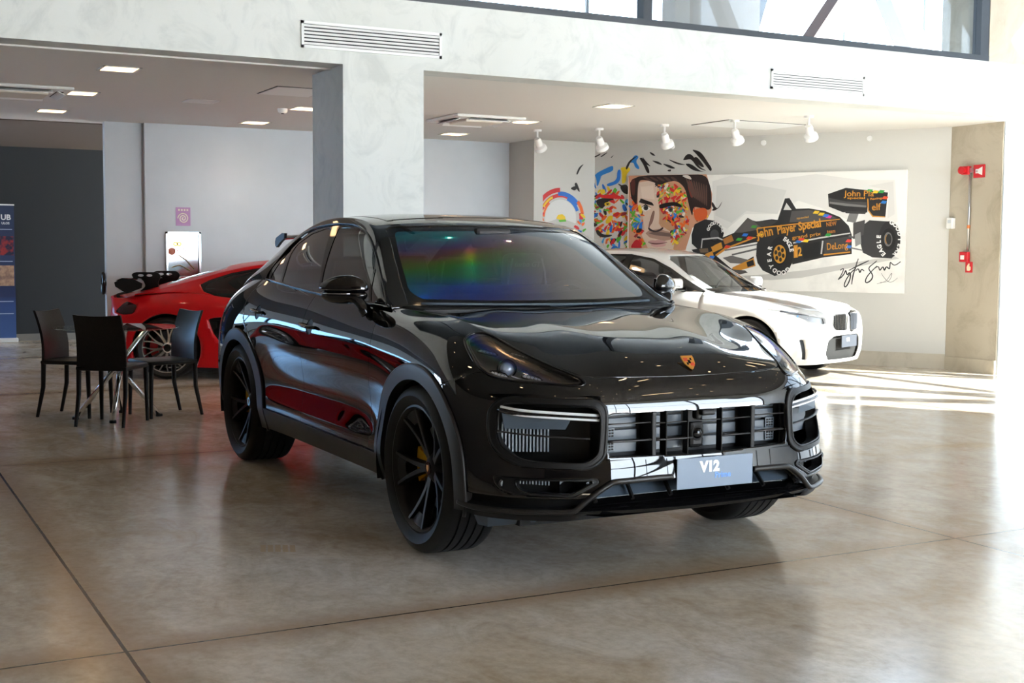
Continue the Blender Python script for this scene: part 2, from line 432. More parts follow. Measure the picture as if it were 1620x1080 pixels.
M_plate = pbsdf('plate_blue_grey', srgb(118,134,154), .45)
M_pblue = pbsdf('plate_blue_letters', srgb(110,165,245), .5)
M_pwhite = pbsdf('plate_white_letters', srgb(250,250,250), .5)
M_hlhouse = pbsdf('lamp_housing', (.16,.15,.14), .3, .5)
M_led = pbsdf('lamp_reflector', (.86,.88,.92), .25, .15, .5)
M_lensblue = pbsdf('projector_lens', (.55,.66,.9), .03, .25, 1.0)
M_glassd = clear_glass('tinted_side_glass', (.10,.10,.105,1), 1.35)
M_glassc = clear_glass('light_green_glass', (.70,.80,.76,1), 1.3)
def iridescent(name, tint, ramp, scale, dirn, mask_lo, mask_hi, mask_axis, strength, warp=.25, gloss=2.2):
    m = clear_glass(name, tint, gloss)
    N, L = m.node_tree.nodes, m.node_tree.links
    out = [n for n in N if n.type == 'OUTPUT_MATERIAL'][0]; base = [n for n in N if n.type == 'MIX_SHADER'][0]
    tc = N.new('ShaderNodeTexCoord')
    nz = N.new('ShaderNodeTexNoise'); nz.inputs['Scale'].default_value = 3.0; nz.inputs['Detail'].default_value = 3
    mpz = N.new('ShaderNodeMapping'); mpz.inputs['Scale'].default_value = (1.2, .8, 4.0); L.new(tc.outputs['Object'], mpz.inputs[0]); L.new(mpz.outputs[0], nz.inputs['Vector'])
    dt = N.new('ShaderNodeVectorMath'); dt.operation = 'DOT_PRODUCT'; dt.inputs[1].default_value = dirn; L.new(tc.outputs['Object'], dt.inputs[0])
    ma = N.new('ShaderNodeMath'); ma.operation = 'MULTIPLY_ADD'; ma.inputs[1].default_value = scale[0]; ma.inputs[2].default_value = scale[1]; L.new(dt.outputs['Value'], ma.inputs[0])
    m2 = N.new('ShaderNodeMath'); m2.operation = 'MULTIPLY_ADD'; m2.inputs[1].default_value = warp; L.new(nz.outputs['Fac'], m2.inputs[0]); L.new(ma.outputs[0], m2.inputs[2])
    cr = N.new('ShaderNodeValToRGB'); e = cr.color_ramp.elements
    e[0].position, e[0].color = ramp[0]; e[1].position, e[1].color = ramp[-1]
    for p, c in ramp[1:-1]: x = e.new(p); x.color = c
    L.new(m2.outputs[0], cr.inputs[0])
    dm = N.new('ShaderNodeVectorMath'); dm.operation = 'DOT_PRODUCT'; dm.inputs[1].default_value = mask_axis; L.new(tc.outputs['Object'], dm.inputs[0])
    mr = N.new('ShaderNodeMapRange'); mr.interpolation_type = 'SMOOTHSTEP'; mr.inputs['From Min'].default_value = mask_lo; mr.inputs['From Max'].default_value = mask_hi; mr.inputs['To Max'].default_value = strength
    L.new(dm.outputs['Value'], mr.inputs[0])
    gl = N.new('ShaderNodeBsdfGlossy'); gl.inputs['Roughness'].default_value = .12; L.new(cr.outputs[0], gl.inputs['Color'])
    mx = N.new('ShaderNodeMixShader'); L.new(mr.outputs[0], mx.inputs[0]); L.new(base.outputs[0], mx.inputs[1]); L.new(gl.outputs[0], mx.inputs[2]); L.new(mx.outputs[0], out.inputs[0])
    return m
C4 = lambda r,g,b: srgb(r,g,b)
M_wind = iridescent('rainbow_sheen_windscreen', (.50,.58,.55,1), [(0,C4(10,60,190)),(.22,C4(0,90,230)),(.38,C4(0,150,150)),(.5,C4(40,170,60)),(.62,C4(120,150,30)),(.72,C4(150,80,90)),(.84,C4(90,70,170)),(1,C4(0,170,190))], (2.85,-3.50), (.0,-.12,1.0), .30, -.40, (0,1,0), .82, .30, 8.5)  # rainbow sheen painted into the reflection colour, strongest on the car's right
M_lens = iridescent('rainbow_sheen_lens', (.96,.96,.96,1), [(0,C4(20,20,20)),(.30,C4(40,40,40)),(.42,C4(250,90,40)),(.5,C4(250,220,30)),(.58,C4(210,40,160)),(.66,C4(40,190,90)),(.76,C4(30,80,220)),(.88,C4(180,160,140)),(1,C4(60,60,60))], (10.0,-10.33), (.36,0,1), 1.060, 1.092, (.31,0,1), .75, .15, 1.0)  # rainbow glint along the lens top, painted as a colour ramp

# ------------------------------------------------------------------ wheels
def tyre_profile(R, w, rr):
    """(radius, y) outline, outer side at -y"""
    h = w/2
    P = [(rr, -h*.80), (rr+.012, -h*.90), ((R+rr)/2, -h*1.0), (R-.035, -h*.965), (R-.012, -h*.86), (R-.003, -h*.74)]
    g = []
    for c in (-.46,-.15,.15,.46):
        g += [(R-.001, h*(c-.035)), (R-.010, h*(c-.028)), (R-.010, h*(c+.028)), (R-.001, h*(c+.035))]
    P += g+[(R-.003, h*.74), (R-.012, h*.86), (R-.035, h*.965), ((R+rr)/2, h*1.0), (rr+.012, h*.9), (rr, h*.8)]
    return P
def spoke_bar(mb, r0, r1, a0, a1, w0, w1, y0, y1, d0, d1, n=6, bow=0.0):
    """tapered rib from (r0,a0) to (r1,a1); y = outer face depth, d = thickness"""
    V = []; 
    for i in range(n+1):
        t = i/n; r = r0+(r1-r0)*t; a = a0+(a1-a0)*t**1.15; w = w0+(w1-w0)*t; y = y0+(y1-y0)*t-bow*math.sin(PI*t); d = d0+(d1-d0)*t
        c = A3([math.cos(a), 0, math.sin(a)]); tt = A3([-math.sin(a), 0, math.cos(a)])
        for s_, yy, ws in ((-1, y+.006, 1), (-.72, y, 1), (.72, y, 1), (1, y+.006, 1), (.9, y+d, 1), (-.9, y+d, 1)):
            V.append(c*r+tt*s_*w/2+A3([0, yy, 0]))
    F = []
    for i in range(n):
        for k in range(6): F.append((i*6+k, i*6+(k+1)%6, (i+1)*6+(k+1)%6, (i+1)*6+k))
    F += [tuple(range(6))[::-1], tuple(n*6+k for k in range(6))]
    mb.add(V, F)
def tread_tyre(name, R, w, rr, parent, mat):
    mb = MB(); mb.lathe(tyre_profile(R, w, rr), 96, 'y'); o = mb.build(name, mat, parent, 35)
    # shallow sipes across the shoulders
    sb = MB(); h = w/2
    for k in range(60):
        a = 2*PI*k/60
        for s_ in (-1, 1):
            for (f0, f1) in ((.56,.80),):
                c, t = A3([math.cos(a),0,math.sin(a)]), A3([-math.sin(a),0,math.cos(a)])
                y0, y1 = s_*h*f0, s_*h*f1
                r = R-.0005
                V = [c*r+t*.0013+A3([0,y0,0]), c*r-t*.0013+A3([0,y0,0]), c*(r-.006)-t*.0013+A3([0,y1+s_*.004,0]), c*(r-.006)+t*.0013+A3([0,y1+s_*.004,0])]
                sb.add(V, [(0,1,2,3)])
    sb.build('tread_sipe', M_dark, o)
    return o
def suv_wheel(parent, loc, rz, R, w, spin, callip):
    W = sub('wheel', parent, loc, (0,0,rz)); rr = .292; h = w/2
    tread_tyre('tyre', R, w, rr, W, M_tyre)
    rim = MB()
    rim.lathe([(rr+.004,-h*.80),(rr+.006,-h*.84),(rr-.004,-h*.86),(rr-.012,-h*.80),(rr-.022,-h*.62),(rr-.028,-h*.2),(rr-.03,h*.5),(rr,h*.8)], 80, 'y')
    yo = -h*.80
    for k in range(5):
        a = spin+2*PI*k/5
        for s_ in (-1, 1):
            spoke_bar(rim, .045, rr-.014, a+s_*.10, a+s_*.27, .030, .020, yo+.062, yo+.004, .05, .035, 7, -.004)
        spoke_bar(rim, rr-.075, rr-.016, a, a, .055, .135, yo+.030, yo+.012, .03, .03, 2)
    rim.lathe([(0,yo+.052),(.030,yo+.052),(.036,yo+.055),(.060,yo+.066),(.075,yo+.085),(.080,yo+.13)], 40, 'y')
    ro = rim.build('rim', M_rim, W, 40)
    cap = MB(); cap.lathe([(0,0),(.028,0),(.031,.003),(.031,.008)], 32, 'y', (0,yo+.047,0)); cap.build('hub_cap', M_gblack, W, 40)
    cr = MB(); cr.prism([(-.011,.015),(.011,.015),(.011,-.002),(0,-.017),(-.011,-.002)], yo+.0455, yo+.0475, 'y'); cr.build('hub_crest', M_gold, W)
    d = MB(); d.lathe([(.07,0),(.205,0),(.205,.034),(.07,.034)], 56, 'y', (0,yo+.115,0)); d.lathe([(.0,-.02),(.085,-.02),(.095,0)], 40, 'y', (0,yo+.115,0)); d.build('brake_disc', M_disc, W, 30)
    cb = MB(); a0 = callip
    for (r0, r1, y0, y1) in ((.10,.222,-.024,.0),(.135,.222,.036,.06),(.208,.226,-.02,.06)):
        prof = [(r0,y0),(r1,y0),(r1,y1),(r0,y1)]
        cb.lathe(prof, 10, 'y', (0,yo+.115,0), True, a0-.38, a0+.38)
    c = cb.build('brake_caliper', M_yellow, W, 30); 
    return W
# ------------------------------------------------------------------ black coupe SUV
SUV = thing('sport_utility_vehicle', 'glossy black coupe SUV with yellow brake caliper and blue-grey V12 plate', 'car')
G = SUVR['sk'] if 'SUVR' in globals() else None
S = Skin(G); 
if S.N[len(S.N)//3][1] > 0: S = Skin(G, True)
HLO = A3([(0.272,-0.831,0.990),(0.245,-0.813,1.006),(0.228,-0.776,1.022),(0.240,-0.737,1.028),(0.285,-0.712,1.018),(0.376,-0.684,0.988),(0.476,-0.652,0.954),(0.550,-0.628,0.932),(0.640,-0.598,0.906),(0.705,-0.568,0.885),(0.755,-0.542,0.868),(0.795,-0.529,0.852),(0.808,-0.533,0.844),(0.809,-0.548,0.837),(0.797,-0.575,0.836),(0.759,-0.626,0.838),(0.709,-0.682,0.841),(0.653,-0.735,0.844),(0.593,-0.782,0.849),(0.541,-0.817,0.857),(0.492,-0.836,0.872),(0.445,-0.847,0.893),(0.394,-0.850,0.922),(0.331,-0.845,0.959)])
CHL = chart_dir((-.80,.55,-.20))
hlp = smooth_poly(CHL(HLO), 150, .7)
front = lambda c: c[:,0] > .25
arc = lambda cx, cz, a, b, n=90: A3([(cx+a*math.cos(t), cz+b*math.sin(t)) for t in np.linspace(0, 2*PI, n, endpoint=False)])
AF_in, AF_out = arc(.03,.385,.425,.422), arc(.02,.385,.505,.490)
AR_in, AR_out = arc(-2.875,.385,.440,.420), arc(-2.865,.385,.530,.487)
S.cut(XZ, [(.20,.80),(.286,.804),(.375,.836),(.421,.856),(.456,.874),(.60,.885),(.80,.889),(1.2,.95),(1.2,.1),(.2,.1)], 1, (0,), front)
S.cut(CHL, hlp, 2, (0,1), front)
inti = round_poly([(-.848,.716,.02),(-.862,.596,.06),(-.80,.523,.05),(-.565,.516,.03),(-.507,.556,.03),(-.498,.72,.03),(-.53,.758,.03),(-.82,.764,.02)], .03)
into = round_poly([(-.872,.730,.03),(-.885,.585,.08),(-.815,.505,.06),(-.55,.498,.03),(-.484,.545,.03),(-.474,.735,.04),(-.50,.779,.05),(-.82,.784,.04)], .03)
S.cut(YZ, inti, 3, (1,), front)
S.cut(YZ, into, 14, (1,), front)
lii = round_poly([(-.818,.449,.01),(-.822,.420,.03),(-.795,.397,.03),(-.632,.393,.02),(-.545,.44,.006),(-.547,.449,.004)], .02)
lio = round_poly([(-.885,.455,.02),(-.868,.410,.03),(-.83,.391,.03),(-.625,.386,.02),(-.522,.440,.02),(-.528,.456,.01)], .02)
S.cut(YZ, lii, 4, (1,), front)
S.cut(YZ, lio, 15, (1,), front)
gri = A3([(.3,.528),(-.462,.545),(-.472,.60),(-.465,.715),(-.44,.722),(-.26,.718),(.3,.714)])
S.cut(YZ, gri, 5, (1,), front)
lgr = A3([(.3,.438),(-.183,.438),(-.425,.436),(-.462,.426),(-.53,.383),(-.60,.325),(-.62,.1),(.3,.1)])
S.cut(YZ, lgr, 6, (1,), front)
S.cut(XZ, [(.30,.372),(1.2,.372),(1.2,.1),(.30,.1)], 7, (1,), front)
side = lambda c: (c[:,1] < -.55) & (c[:,0] < .62)
S.cut(XZ, AF_in, 12, (0,1,7), side); S.cut(XZ, AF_out, 13, (0,1,7), side)
S.cut(XZ, AR_in, 12, (0,), side); S.cut(XZ, AR_out, 16, (0,), side)
fd = [(-.60,1.16),(-.594,1.10),(-.570,1.03),(-.562,.97),(-.560,.88),(-.585,.70),(-.60,.385),(-.60,.2),(-1.66,.2),(-1.655,.43),(-1.645,.65),(-1.625,.909),(-1.607,1.05),(-1.56,1.16),(-1.56,1.3),(-.6,1.3)]
rd = [(-1.56,1.3),(-1.56,1.16),(-1.607,1.05),(-1.625,.909),(-1.645,.65),(-1.655,.43),(-1.66,.2),(-2.40,.2),(-2.40,.60),(-2.50,.76),(-2.62,.86),(-2.73,.94),(-2.79,1.02),(-2.77,1.11),(-2.62,1.19),(-2.60,1.3)]
sill = [(-.38,.398),(-2.45,.412),(-2.45,.1),(-.38,.1)]
S.cut(XZ, [(-2.0,.2),(-4.3,.2),(-4.3,1.5),(-2.0,1.5)], 17, (0,), lambda c: c[:,0] < -2.0, snap=False)
S.cut(XZ, sill, 11, (0,17), side); S.cut(XZ, fd, 8, (0,17), side); S.cut(XZ, rd, 9, (0,17), side)
for hx, hz in ((-2.46,1.0),(-1.49,.962)): S.cut(XZ, arc(hx, hz, .052, .043, 40), 18, (8,9), side)
# rear bumper below tail
S.cut(XZ, [(-3.28,.60),(-4.3,.60),(-4.3,.1),(-3.28,.1)], 10, (0,17), None)
def P_(lab, name, mat, **k):
    V, F = S.panel(lab, **k); return pair(name, V, F, mat, SUV)
V, F = S.panel(0); Vx, Fx = V, F
P_(0, 'front_fender', M_black); V, F = S.panel(17); Vm = mirror(V, F); weld(mesh('rear_quarter', *both(V, F), M_black, SUV, 40))
V, F = S.panel(1); o = mesh('front_bumper', *both(V, F), M_black, SUV, 40); weld(o)
P_(8, 'front_door', M_black); P_(9, 'rear_door', M_black); P_(11, 'side_sill', M_clad, off=.010, lip=.03)
V, F = S.panel(10); weld(mesh('rear_bumper', *both(V, F), M_mblack, SUV, 40))
P_(7, 'bumper_corner', M_mblack, off=-.035, lip=.0)
P_(13, 'wheel_arch_trim', M_clad, off=.013, lip=.05, gap=0); P_(16, 'wheel_arch_trim', M_clad, off=.013, lip=.05, gap=0)
P_(14, 'intake_frame', M_mblack, off=.008, lip=.06, gap=0); P_(15, 'lower_intake_frame', M_mblack, off=.004, lip=.05, gap=0)
for x0, x1 in ((-1.9,0),(-4,-1.9)):
    keep = S.lab.copy(); S.lab[(S.lab == 18) & ~((S.centers()[:,0] > x0) & (S.centers()[:,0] < x1))] = 99
    P_(18, 'handle_recess', M_mblack, off=-.005, lip=0, gap=-.004); S.lab = keep
# dark liner behind the skin
Sl = S.V-S.N*.035; Fl = S.F[~np.isin(S.lab, (2,3,4,5,6,12))]
ln = mesh('body_liner', *both(Sl, [tuple(q) for q in Fl]), M_dark, SUV, True)
# hood
Hg = half_surf(hd_ctrl(), 100, 15); Hs = Skin(Hg)
if Hs.N[len(Hs.N)//2][2] < 0: Hs = Skin(Hg, True)
V, F = Hs.panel(0, gap=.0025); weld(mesh('hood', *both(V, F), M_black, SUV, 40))
mesh('hood_liner', *both(Hs.V-Hs.N*.03, [tuple(q) for q in Hs.F]), M_dark, SUV, True)
# greenhouse
Gg = half_surf(gh_ctrl(), 220, 19, False); R_ = Skin(Gg)
if R_.N[(100*Gg.shape[1])+20][1] > 0: R_ = Skin(Gg, True)
sd = lambda c: c[:,1] < -.56
DLO = A3([(-2.634,1.199),(-2.665,1.235),(-2.640,1.300),(-2.545,1.388),(-2.464,1.450),(-2.299,1.512),(-2.10,1.533),(-1.834,1.546),(-1.621,1.542),(-1.482,1.529),(-1.339,1.499),(-1.193,1.451),(-1.036,1.376),(-.854,1.273),(-.698,1.185),(-.590,1.125),(-.578,1.05),(-2.6,1.05)])
R_.cut(XZ, DLO, 2, (0,), sd)
q_ = round_poly([(-2.575,1.214),(-2.565,1.27),(-2.53,1.343),(-2.47,1.405),(-2.425,1.355),(-2.315,1.196)], .02)
rw = round_poly([(-2.285,1.195),(-2.315,1.265),(-2.405,1.375),(-2.40,1.43),(-2.223,1.492),(-1.995,1.522),(-1.885,1.524),(-1.74,1.355),(-1.63,1.236),(-1.59,1.163),(-1.748,1.166),(-2.012,1.176)], .02)
fw_ = round_poly([(-1.775,1.524),(-1.588,1.525),(-1.465,1.512),(-1.344,1.488),(-1.192,1.438),(-1.04,1.365),(-.972,1.323),(-.80,1.131),(-1.478,1.157),(-1.548,1.165),(-1.60,1.24),(-1.67,1.356)], .02)
tw = round_poly([(-.935,1.300),(-.78,1.214),(-.63,1.128),(-.77,1.131)], .01)
for p, l in ((q_,3),(rw,4),(fw_,5),(tw,6)): R_.cut(XZ, p, l, (2,), sd)
WS = A3([(.3,1.531),(-.25,1.530),(-.45,1.526),(-.575,1.520),(-.612,1.505),(-.650,1.41),(-.70,1.27),(-.752,1.13),(-.75,1.08),(.3,1.0)])
WC = round_poly([(.5,1.505),(-.25,1.505),(-.585,1.498),(-.630,1.40),(-.675,1.27),(-.705,1.19),(-.67,1.152),(-.3,1.143),(.5,1.140)], .03)
fr = lambda c: c[:,0] > -1.32
R_.cut(YZ, WS, 7, (0,), fr); R_.cut(YZ, WC, 8, (7,), fr)
XY = lambda P: P[:, :2]
R_.cut(XY, [(-2.80,.3),(-2.80,-.50),(-3.45,-.58),(-3.50,.3)], 9, (0,))
R_.cut(XY, [(-1.31,.3),(-1.31,-.3),(-1.36,-.535),(-2.70,-.535),(-2.70,.3)], 10, (0,))
def PG(lab, name, mat, two=True, **k):
    V, F = R_.panel(lab, **k)
    if two: return pair(name, V, F, mat, SUV)
    return [weld(mesh(name, *both(V, F), mat, SUV, 40))]
V, F = R_.panel(0, gap=.001); weld(mesh('roof_frame', *both(V, F), M_black, SUV, 40))
PG(2, 'window_surround', M_gblack, lip=.01, off=-.003, gap=0)
for l in (3,4,5,6): PG(l, 'side_window', M_glassd, lip=0, gap=-.0, off=-.006)
PG(7, 'windscreen_band', M_gblack, False, lip=.0, gap=0, off=-.004); 
ws = PG(8, 'windscreen', M_wind, False, lip=0, gap=0, off=-.004)
PG(9, 'rear_window', M_glassc, False, lip=0, gap=0, off=-.003); PG(10, 'roof_panel', M_gblack, False, lip=.01, off=.001)
# belt and window mouldings
for sy in (1, -1):
    m = MB(); m.tube([(x, sy*y, z) for x, y, z in curve([(-.545,-.853,1.112),(-.78,-.876,1.120),(-1.2,-.88,1.136),(-1.65,-.879,1.155),(-2.1,-.873,1.178),(-2.45,-.86,1.197),(-2.62,-.85,1.203)], 50)], .010, 8, flat=.6); m.build('belt_moulding', M_gblack, SUV, True)
    m = MB(); m.tube([(x, sy*y, z) for x, y, z in curve([(-2.63,-.852,1.203),(-2.665,-.826,1.237),(-2.64,-.785,1.302),(-2.545,-.74,1.390),(-2.464,-.700,1.452),(-2.299,-.670,1.514),(-2.05,-.664,1.541),(-1.834,-.662,1.548),(-1.621,-.661,1.544),(-1.482,-.665,1.531),(-1.339,-.678,1.501),(-1.193,-.70,1.453),(-1.036,-.735,1.378),(-.854,-.779,1.275),(-.698,-.819,1.187),(-.585,-.854,1.118)], 90)], .006, 8); m.build('window_trim', M_gblack, SUV, True)
# cowl, wipers
m = MB(); m.tube([(x, y, z) for x, y, z in curve([(-.54,-.79,1.10),(-.47,-.5,1.092),(-.43,-.2,1.086),(-.42,0,1.085),(-.43,.2,1.086),(-.47,.5,1.092),(-.54,.79,1.10)], 40)], .03, 8, flat=.7); m.build('cowl_panel', M_mblack, SUV, True)
for pts, nm in (([(-.505,-.70,1.128),(-.455,-.35,1.122),(-.425,.05,1.118),(-.43,.25,1.118)], 'wiper'), ([(-.43,.0,1.112),(-.45,.3,1.118),(-.50,.66,1.128)], 'wiper')):
    m = MB(); m.tube(curve(pts, 16), .011, 6, flat=.7); m.build(nm, M_grey, SUV, True)
# bumper details -----------------------------------------------------------------
def frame_tube(name, poly, src, r, mat, parent=None, x0=.9):
    pass
def skin_pt(y, z):
    c = S.V; k = np.argmin((c[:,1]-y)**2+(c[:,2]-z)**2+np.where(c[:,0] < .1, 9, 0)); return S.V[k]
def rim_line(name, poly, r, mat, off=.006, mirror_=True, parent=SUV):
    pts = [tuple(skin_pt(y, z)+A3([0,0,0])) for y, z in poly]
    pts = [(skin_pt(y, z)[0]+off, y, z) for y, z in poly]
    for sy in (1, -1) if mirror_ else (1,):
        m = MB(); m.tube([(a, b*sy, c) for a, b, c in pts], r, 6, closed=True); m.build(name, mat, parent, True)
# back walls of the intakes
for sy in (1, -1):
    m = MB(); m.add([(.80,-.50*sy,.49),(.80,-.50*sy,.79),(.50,-.86*sy,.79),(.50,-.86*sy,.49)], [(0,1,2,3)]); 
    m.add([(.90,-.49*sy,.80),(.62,-.86*sy,.80),(.50,-.86*sy,.785),(.80,-.50*sy,.785)], [(0,1,2,3)])
    m.add([(.88,-.50*sy,.545),(.88,-.50*sy,.79),(.78,-.50*sy,.79),(.78,-.50*sy,.49)], [(0,1,2,3)])
    m.add([(.90,-.49*sy,.49),(.64,-.87*sy,.49),(.48,-.86*sy,.50),(.78,-.50*sy,.50)], [(0,1,2,3)]); m.build('intake_duct', M_mblack, SUV)
    # radiator fins on the outer half
    m = MB()
    for k in range(16):
        t = k/15; y = -(.845-.20*t)*sy; x = .595+.10*t
        m.box((x, y, .612), (.012,.0075,.125))
    m.build('radiator_core', M_grey, SUV)
    m = MB(); m.add([(.665,-.835*sy,.655),(.80,-.62*sy,.655),(.83,-.60*sy,.715),(.66,-.845*sy,.72)], [(0,1,2,3)]); m.build('duct_ramp', M_grey, SUV)
    for z0, z1 in ((.742,.712),(.722,.690)):
        p = curve([(.645,-.842*sy,z0+.003),(.73,-.79*sy,z0-.006),(.80,-.68*sy,z0-.014),(.85,-.565*sy,z0-.022),(.873,-.50*sy,z0-.026)], 24)
        m = MB(); m.tube(p, .0062, 8); m.build('light_bar', M_bar, SUV, True)
    p = curve([(.645,-.842*sy,.732),(.73,-.79*sy,.723),(.80,-.68*sy,.715),(.85,-.565*sy,.707),(.873,-.50*sy,.703)], 24)
    m = MB(); m.tube([q-A3([.012,0,0]) for q in p], .017, 8, flat=.8); m.build('light_bar_backing', M_gblack, SUV, True)
    p = curve([(.65,-.862*sy,.645),(.72,-.79*sy,.636),(.79,-.68*sy,.627),(.85,-.53*sy,.617)], 20)
    m = MB(); m.tube(p, .008, 8, flat=.5); m.build('intake_blade', M_clad, SUV, True)
    # lower intake: sensor, core
    m = MB(); m.lathe([(0,.006),(.012,.006),(.014,.002),(.018,0)], 24, 'x', (.690,-.856*sy,.43)); m.build('parking_sensor', M_clad, SUV, 40, None)
    m = MB(); m.add([(.60,-.86*sy,.37),(.60,-.86*sy,.46),(.84,-.54*sy,.46),(.84,-.54*sy,.37)], [(0,1,2,3)]); m.build('lower_duct', M_dark, SUV)
    m = MB()
    for k in range(14):
        t = k/13; m.box((.655+.12*t, -(.815-.13*t)*sy, .435), (.012,.006,.024))
    m.build('lower_radiator_core', M_grey, SUV)
# centre grille
m = MB(); m.box((.80,0,.63), (.02,1.0,.26)); 
m.add([(.80,-.5,.53),(.80,.5,.53),(.92,.48,.53),(.92,-.48,.53)], [(0,1,2,3)]); m.build('grille_backing', M_mblack, SUV)
for y0, y1 in ((-.455,-.285),(-.21,-.05),(.06,.24),(.30,.455)):
    for z0, z1 in ((.545,.593),(.598,.645),(.65,.695),(.70,.735)):
        m = MB(); m.box((.822-(.0 if z0 < .6 else .006), (y0+y1)/2, (z0+z1)/2), (.012, y1-y0, z1-z0-.003), bev=.003); m.build('shutter_flap', M_grey, SUV)
for y in (-.455+.03,.455-.03):
    for zc in (.575,.632):
        m = MB(); m.box((.832, y, zc), (.006,.05,.045), bev=.002)
        pl = m.build('mesh_insert', M_grey, SUV)
        h = MB()
        for a in range(3):
            for b in range(3): h.box((.8365, y+(a-1)*.014, zc+(b-1)*.012), (.003,.008,.007))
        h.build('mesh_hole', M_dark, pl)
GV = S.G.reshape(-1,3)
def skin_depth(chart_cols, q, ok, k=8):
    """third coordinate of the skin near a 2-D point, distance weighted"""
    d2 = (GV[:,chart_cols[0]]-q[0])**2+(GV[:,chart_cols[1]]-q[1])**2+np.where(ok, 0, 9); i = np.argsort(d2)[:k]; w_ = 1/(d2[i]+1e-6)
    return (GV[i,3-sum(chart_cols)]*w_).sum()/w_.sum()
okf = GV[:,0] > .25; oks = (GV[:,1] < -.55) & (GV[:,0] < .66)
def edge_bead(name, poly, cols, ok, r, mat, off, keep=None):
    pts = []
    for q in poly:
        dp = skin_depth(cols, q, ok); p = A3([0,0,0.]); p[cols[0]], p[cols[1]], p[3-sum(cols)] = q[0], q[1], dp+off
        pts.append(p)
    pts = A3(pts); closed = keep is None
    for _ in range(3): pts[1:-1] = (pts[:-2]+2*pts[1:-1]+pts[2:])/4
    if keep is not None: pts = pts[[keep(p) for p in pts]]
    for sy in (1, -1):
        m = MB(); m.tube([(p[0], p[1]*sy, p[2]) for p in pts], r, 8, closed=closed); m.build(name, mat, SUV, True)
for cx, cz, a, b in ((.02,.385,.505,.490), (-2.865,.385,.530,.487)):
    A_ = [(cx+a*math.cos(t), cz+b*math.sin(t)) for t in np.linspace(-.25, PI+.25, 70)]
    edge_bead('arch_trim_edge', A_, (0,2), oks, .0085, M_clad, -.006, lambda p: True)
edge_bead('intake_frame_edge', into, (1,2), okf, .0095, M_mblack, .002)
edge_bead('intake_inner_edge', inti, (1,2), okf, .0055, M_mblack, .006)
edge_bead('lower_intake_edge', lio, (1,2), okf, .0045, M_clad, .002)
edge_bead('lower_intake_lip', lii, (1,2), okf, .0035, M_gblack, .003)
fx = lambda y: .915-.10*(abs(y)/.48)**2*.26
for y, w, d in ((-.248,.022,.10),(.275,.022,.10),(-.187,.007,.05),(-.078,.007,.04),(.101,.007,.04)):
    m = MB(); m.box((fx(y)-d/2, y, .628), (d, w, .19), bev=.004); m.build('grille_post', M_mblack, SUV)
for y0, y1, z, t in ((-.47,-.26,.677,.006),(-.24,.265,.672,.006),(.285,.465,.677,.006),(-.465,-.255,.604,.011),(-.235,-.05,.601,.011),(.105,.262,.600,.011),(.285,.46,.606,.011)):
    m = MB(); ys = np.linspace(y0, y1, 8); m.tube([(fx(y)-.012, y, z) for y in ys], t, 6, flat=.5); m.build('grille_slat', M_clad, SUV, True)
m = MB(); m.box((.875,-.02,.610), (.05,.075,.115), bev=.018); s_ = m.build('distance_sensor', M_mblack, SUV)
m = MB(); m.lathe([(0,.012),(.010,.011),(.020,.006),(.024,0)], 32, 'x', (.902,-.02,.617)); m.build('sensor_eye', M_gblack, s_, True)
m = MB(); m.lathe([(.024,0),(.030,.004),(.033,0)], 32, 'x', (.900,-.02,.617)); m.build('sensor_ring', M_dark, s_, True)
m = MB(); m.box((.905,.02,.708), (.05,.07,.026), bev=.008); m.box((.88,-.01,.70), (.04,.03,.05), bev=.01); m.build('camera_housing', M_mblack, SUV)
# gloss bar seams and plate
for y in (-.30,-.20,.28,.36):
    m = MB(); m.tube([(skin_pt(-abs(y), z)[0]+.0008, y, z) for z in np.linspace(.445,.525,8)], .0013, 4); m.build('tow_cover_seam', M_dark, SUV)
# lower grille, blade, splitter
m = MB(); m.box((.80,0,.37), (.02,1.3,.16)); m.add([(.80,-.6,.30),(.80,.6,.30),(.93,.5,.30),(.93,-.5,.30)], [(0,1,2,3)]); m.build('lower_grille_backing', M_gblack, SUV)
for y in (-.52,-.34,-.15,.15,.34,.52):
    m = MB(); m.tube([(.84,y,.42),(.90,y*1.02,.36)], .010, 6); m.build('lower_grille_rib', M_mblack, SUV)
m = MB(); m.add([(.80,-.55,.43),(.80,.55,.43),(.86,.52,.37),(.86,-.52,.37)], [(0,1,2,3)]); m.build('oil_cooler', M_grey, SUV)
bl = [(.885,-.615,.325),(.925,-.45,.322),(.95,-.22,.319),(.957,0,.318),(.95,.22,.319),(.925,.45,.322),(.885,.615,.325)]
m = MB(); c = curve(bl, 40)
V = []; F = []
for p in c:
    V += [p+A3([-.13,0,.035]), p+A3([-.02,0,.012]), p+A3([0,0,0]), p+A3([-.006,0,-.014]), p+A3([-.09,0,-.035]), p+A3([-.25,0,-.045])]
for i in range(len(c)-1):
    for k in range(5): F.append((i*6+k, (i+1)*6+k, (i+1)*6+k+1, i*6+k+1))
m.add(V, F); m.build('front_blade', M_gblack, SUV, 35)
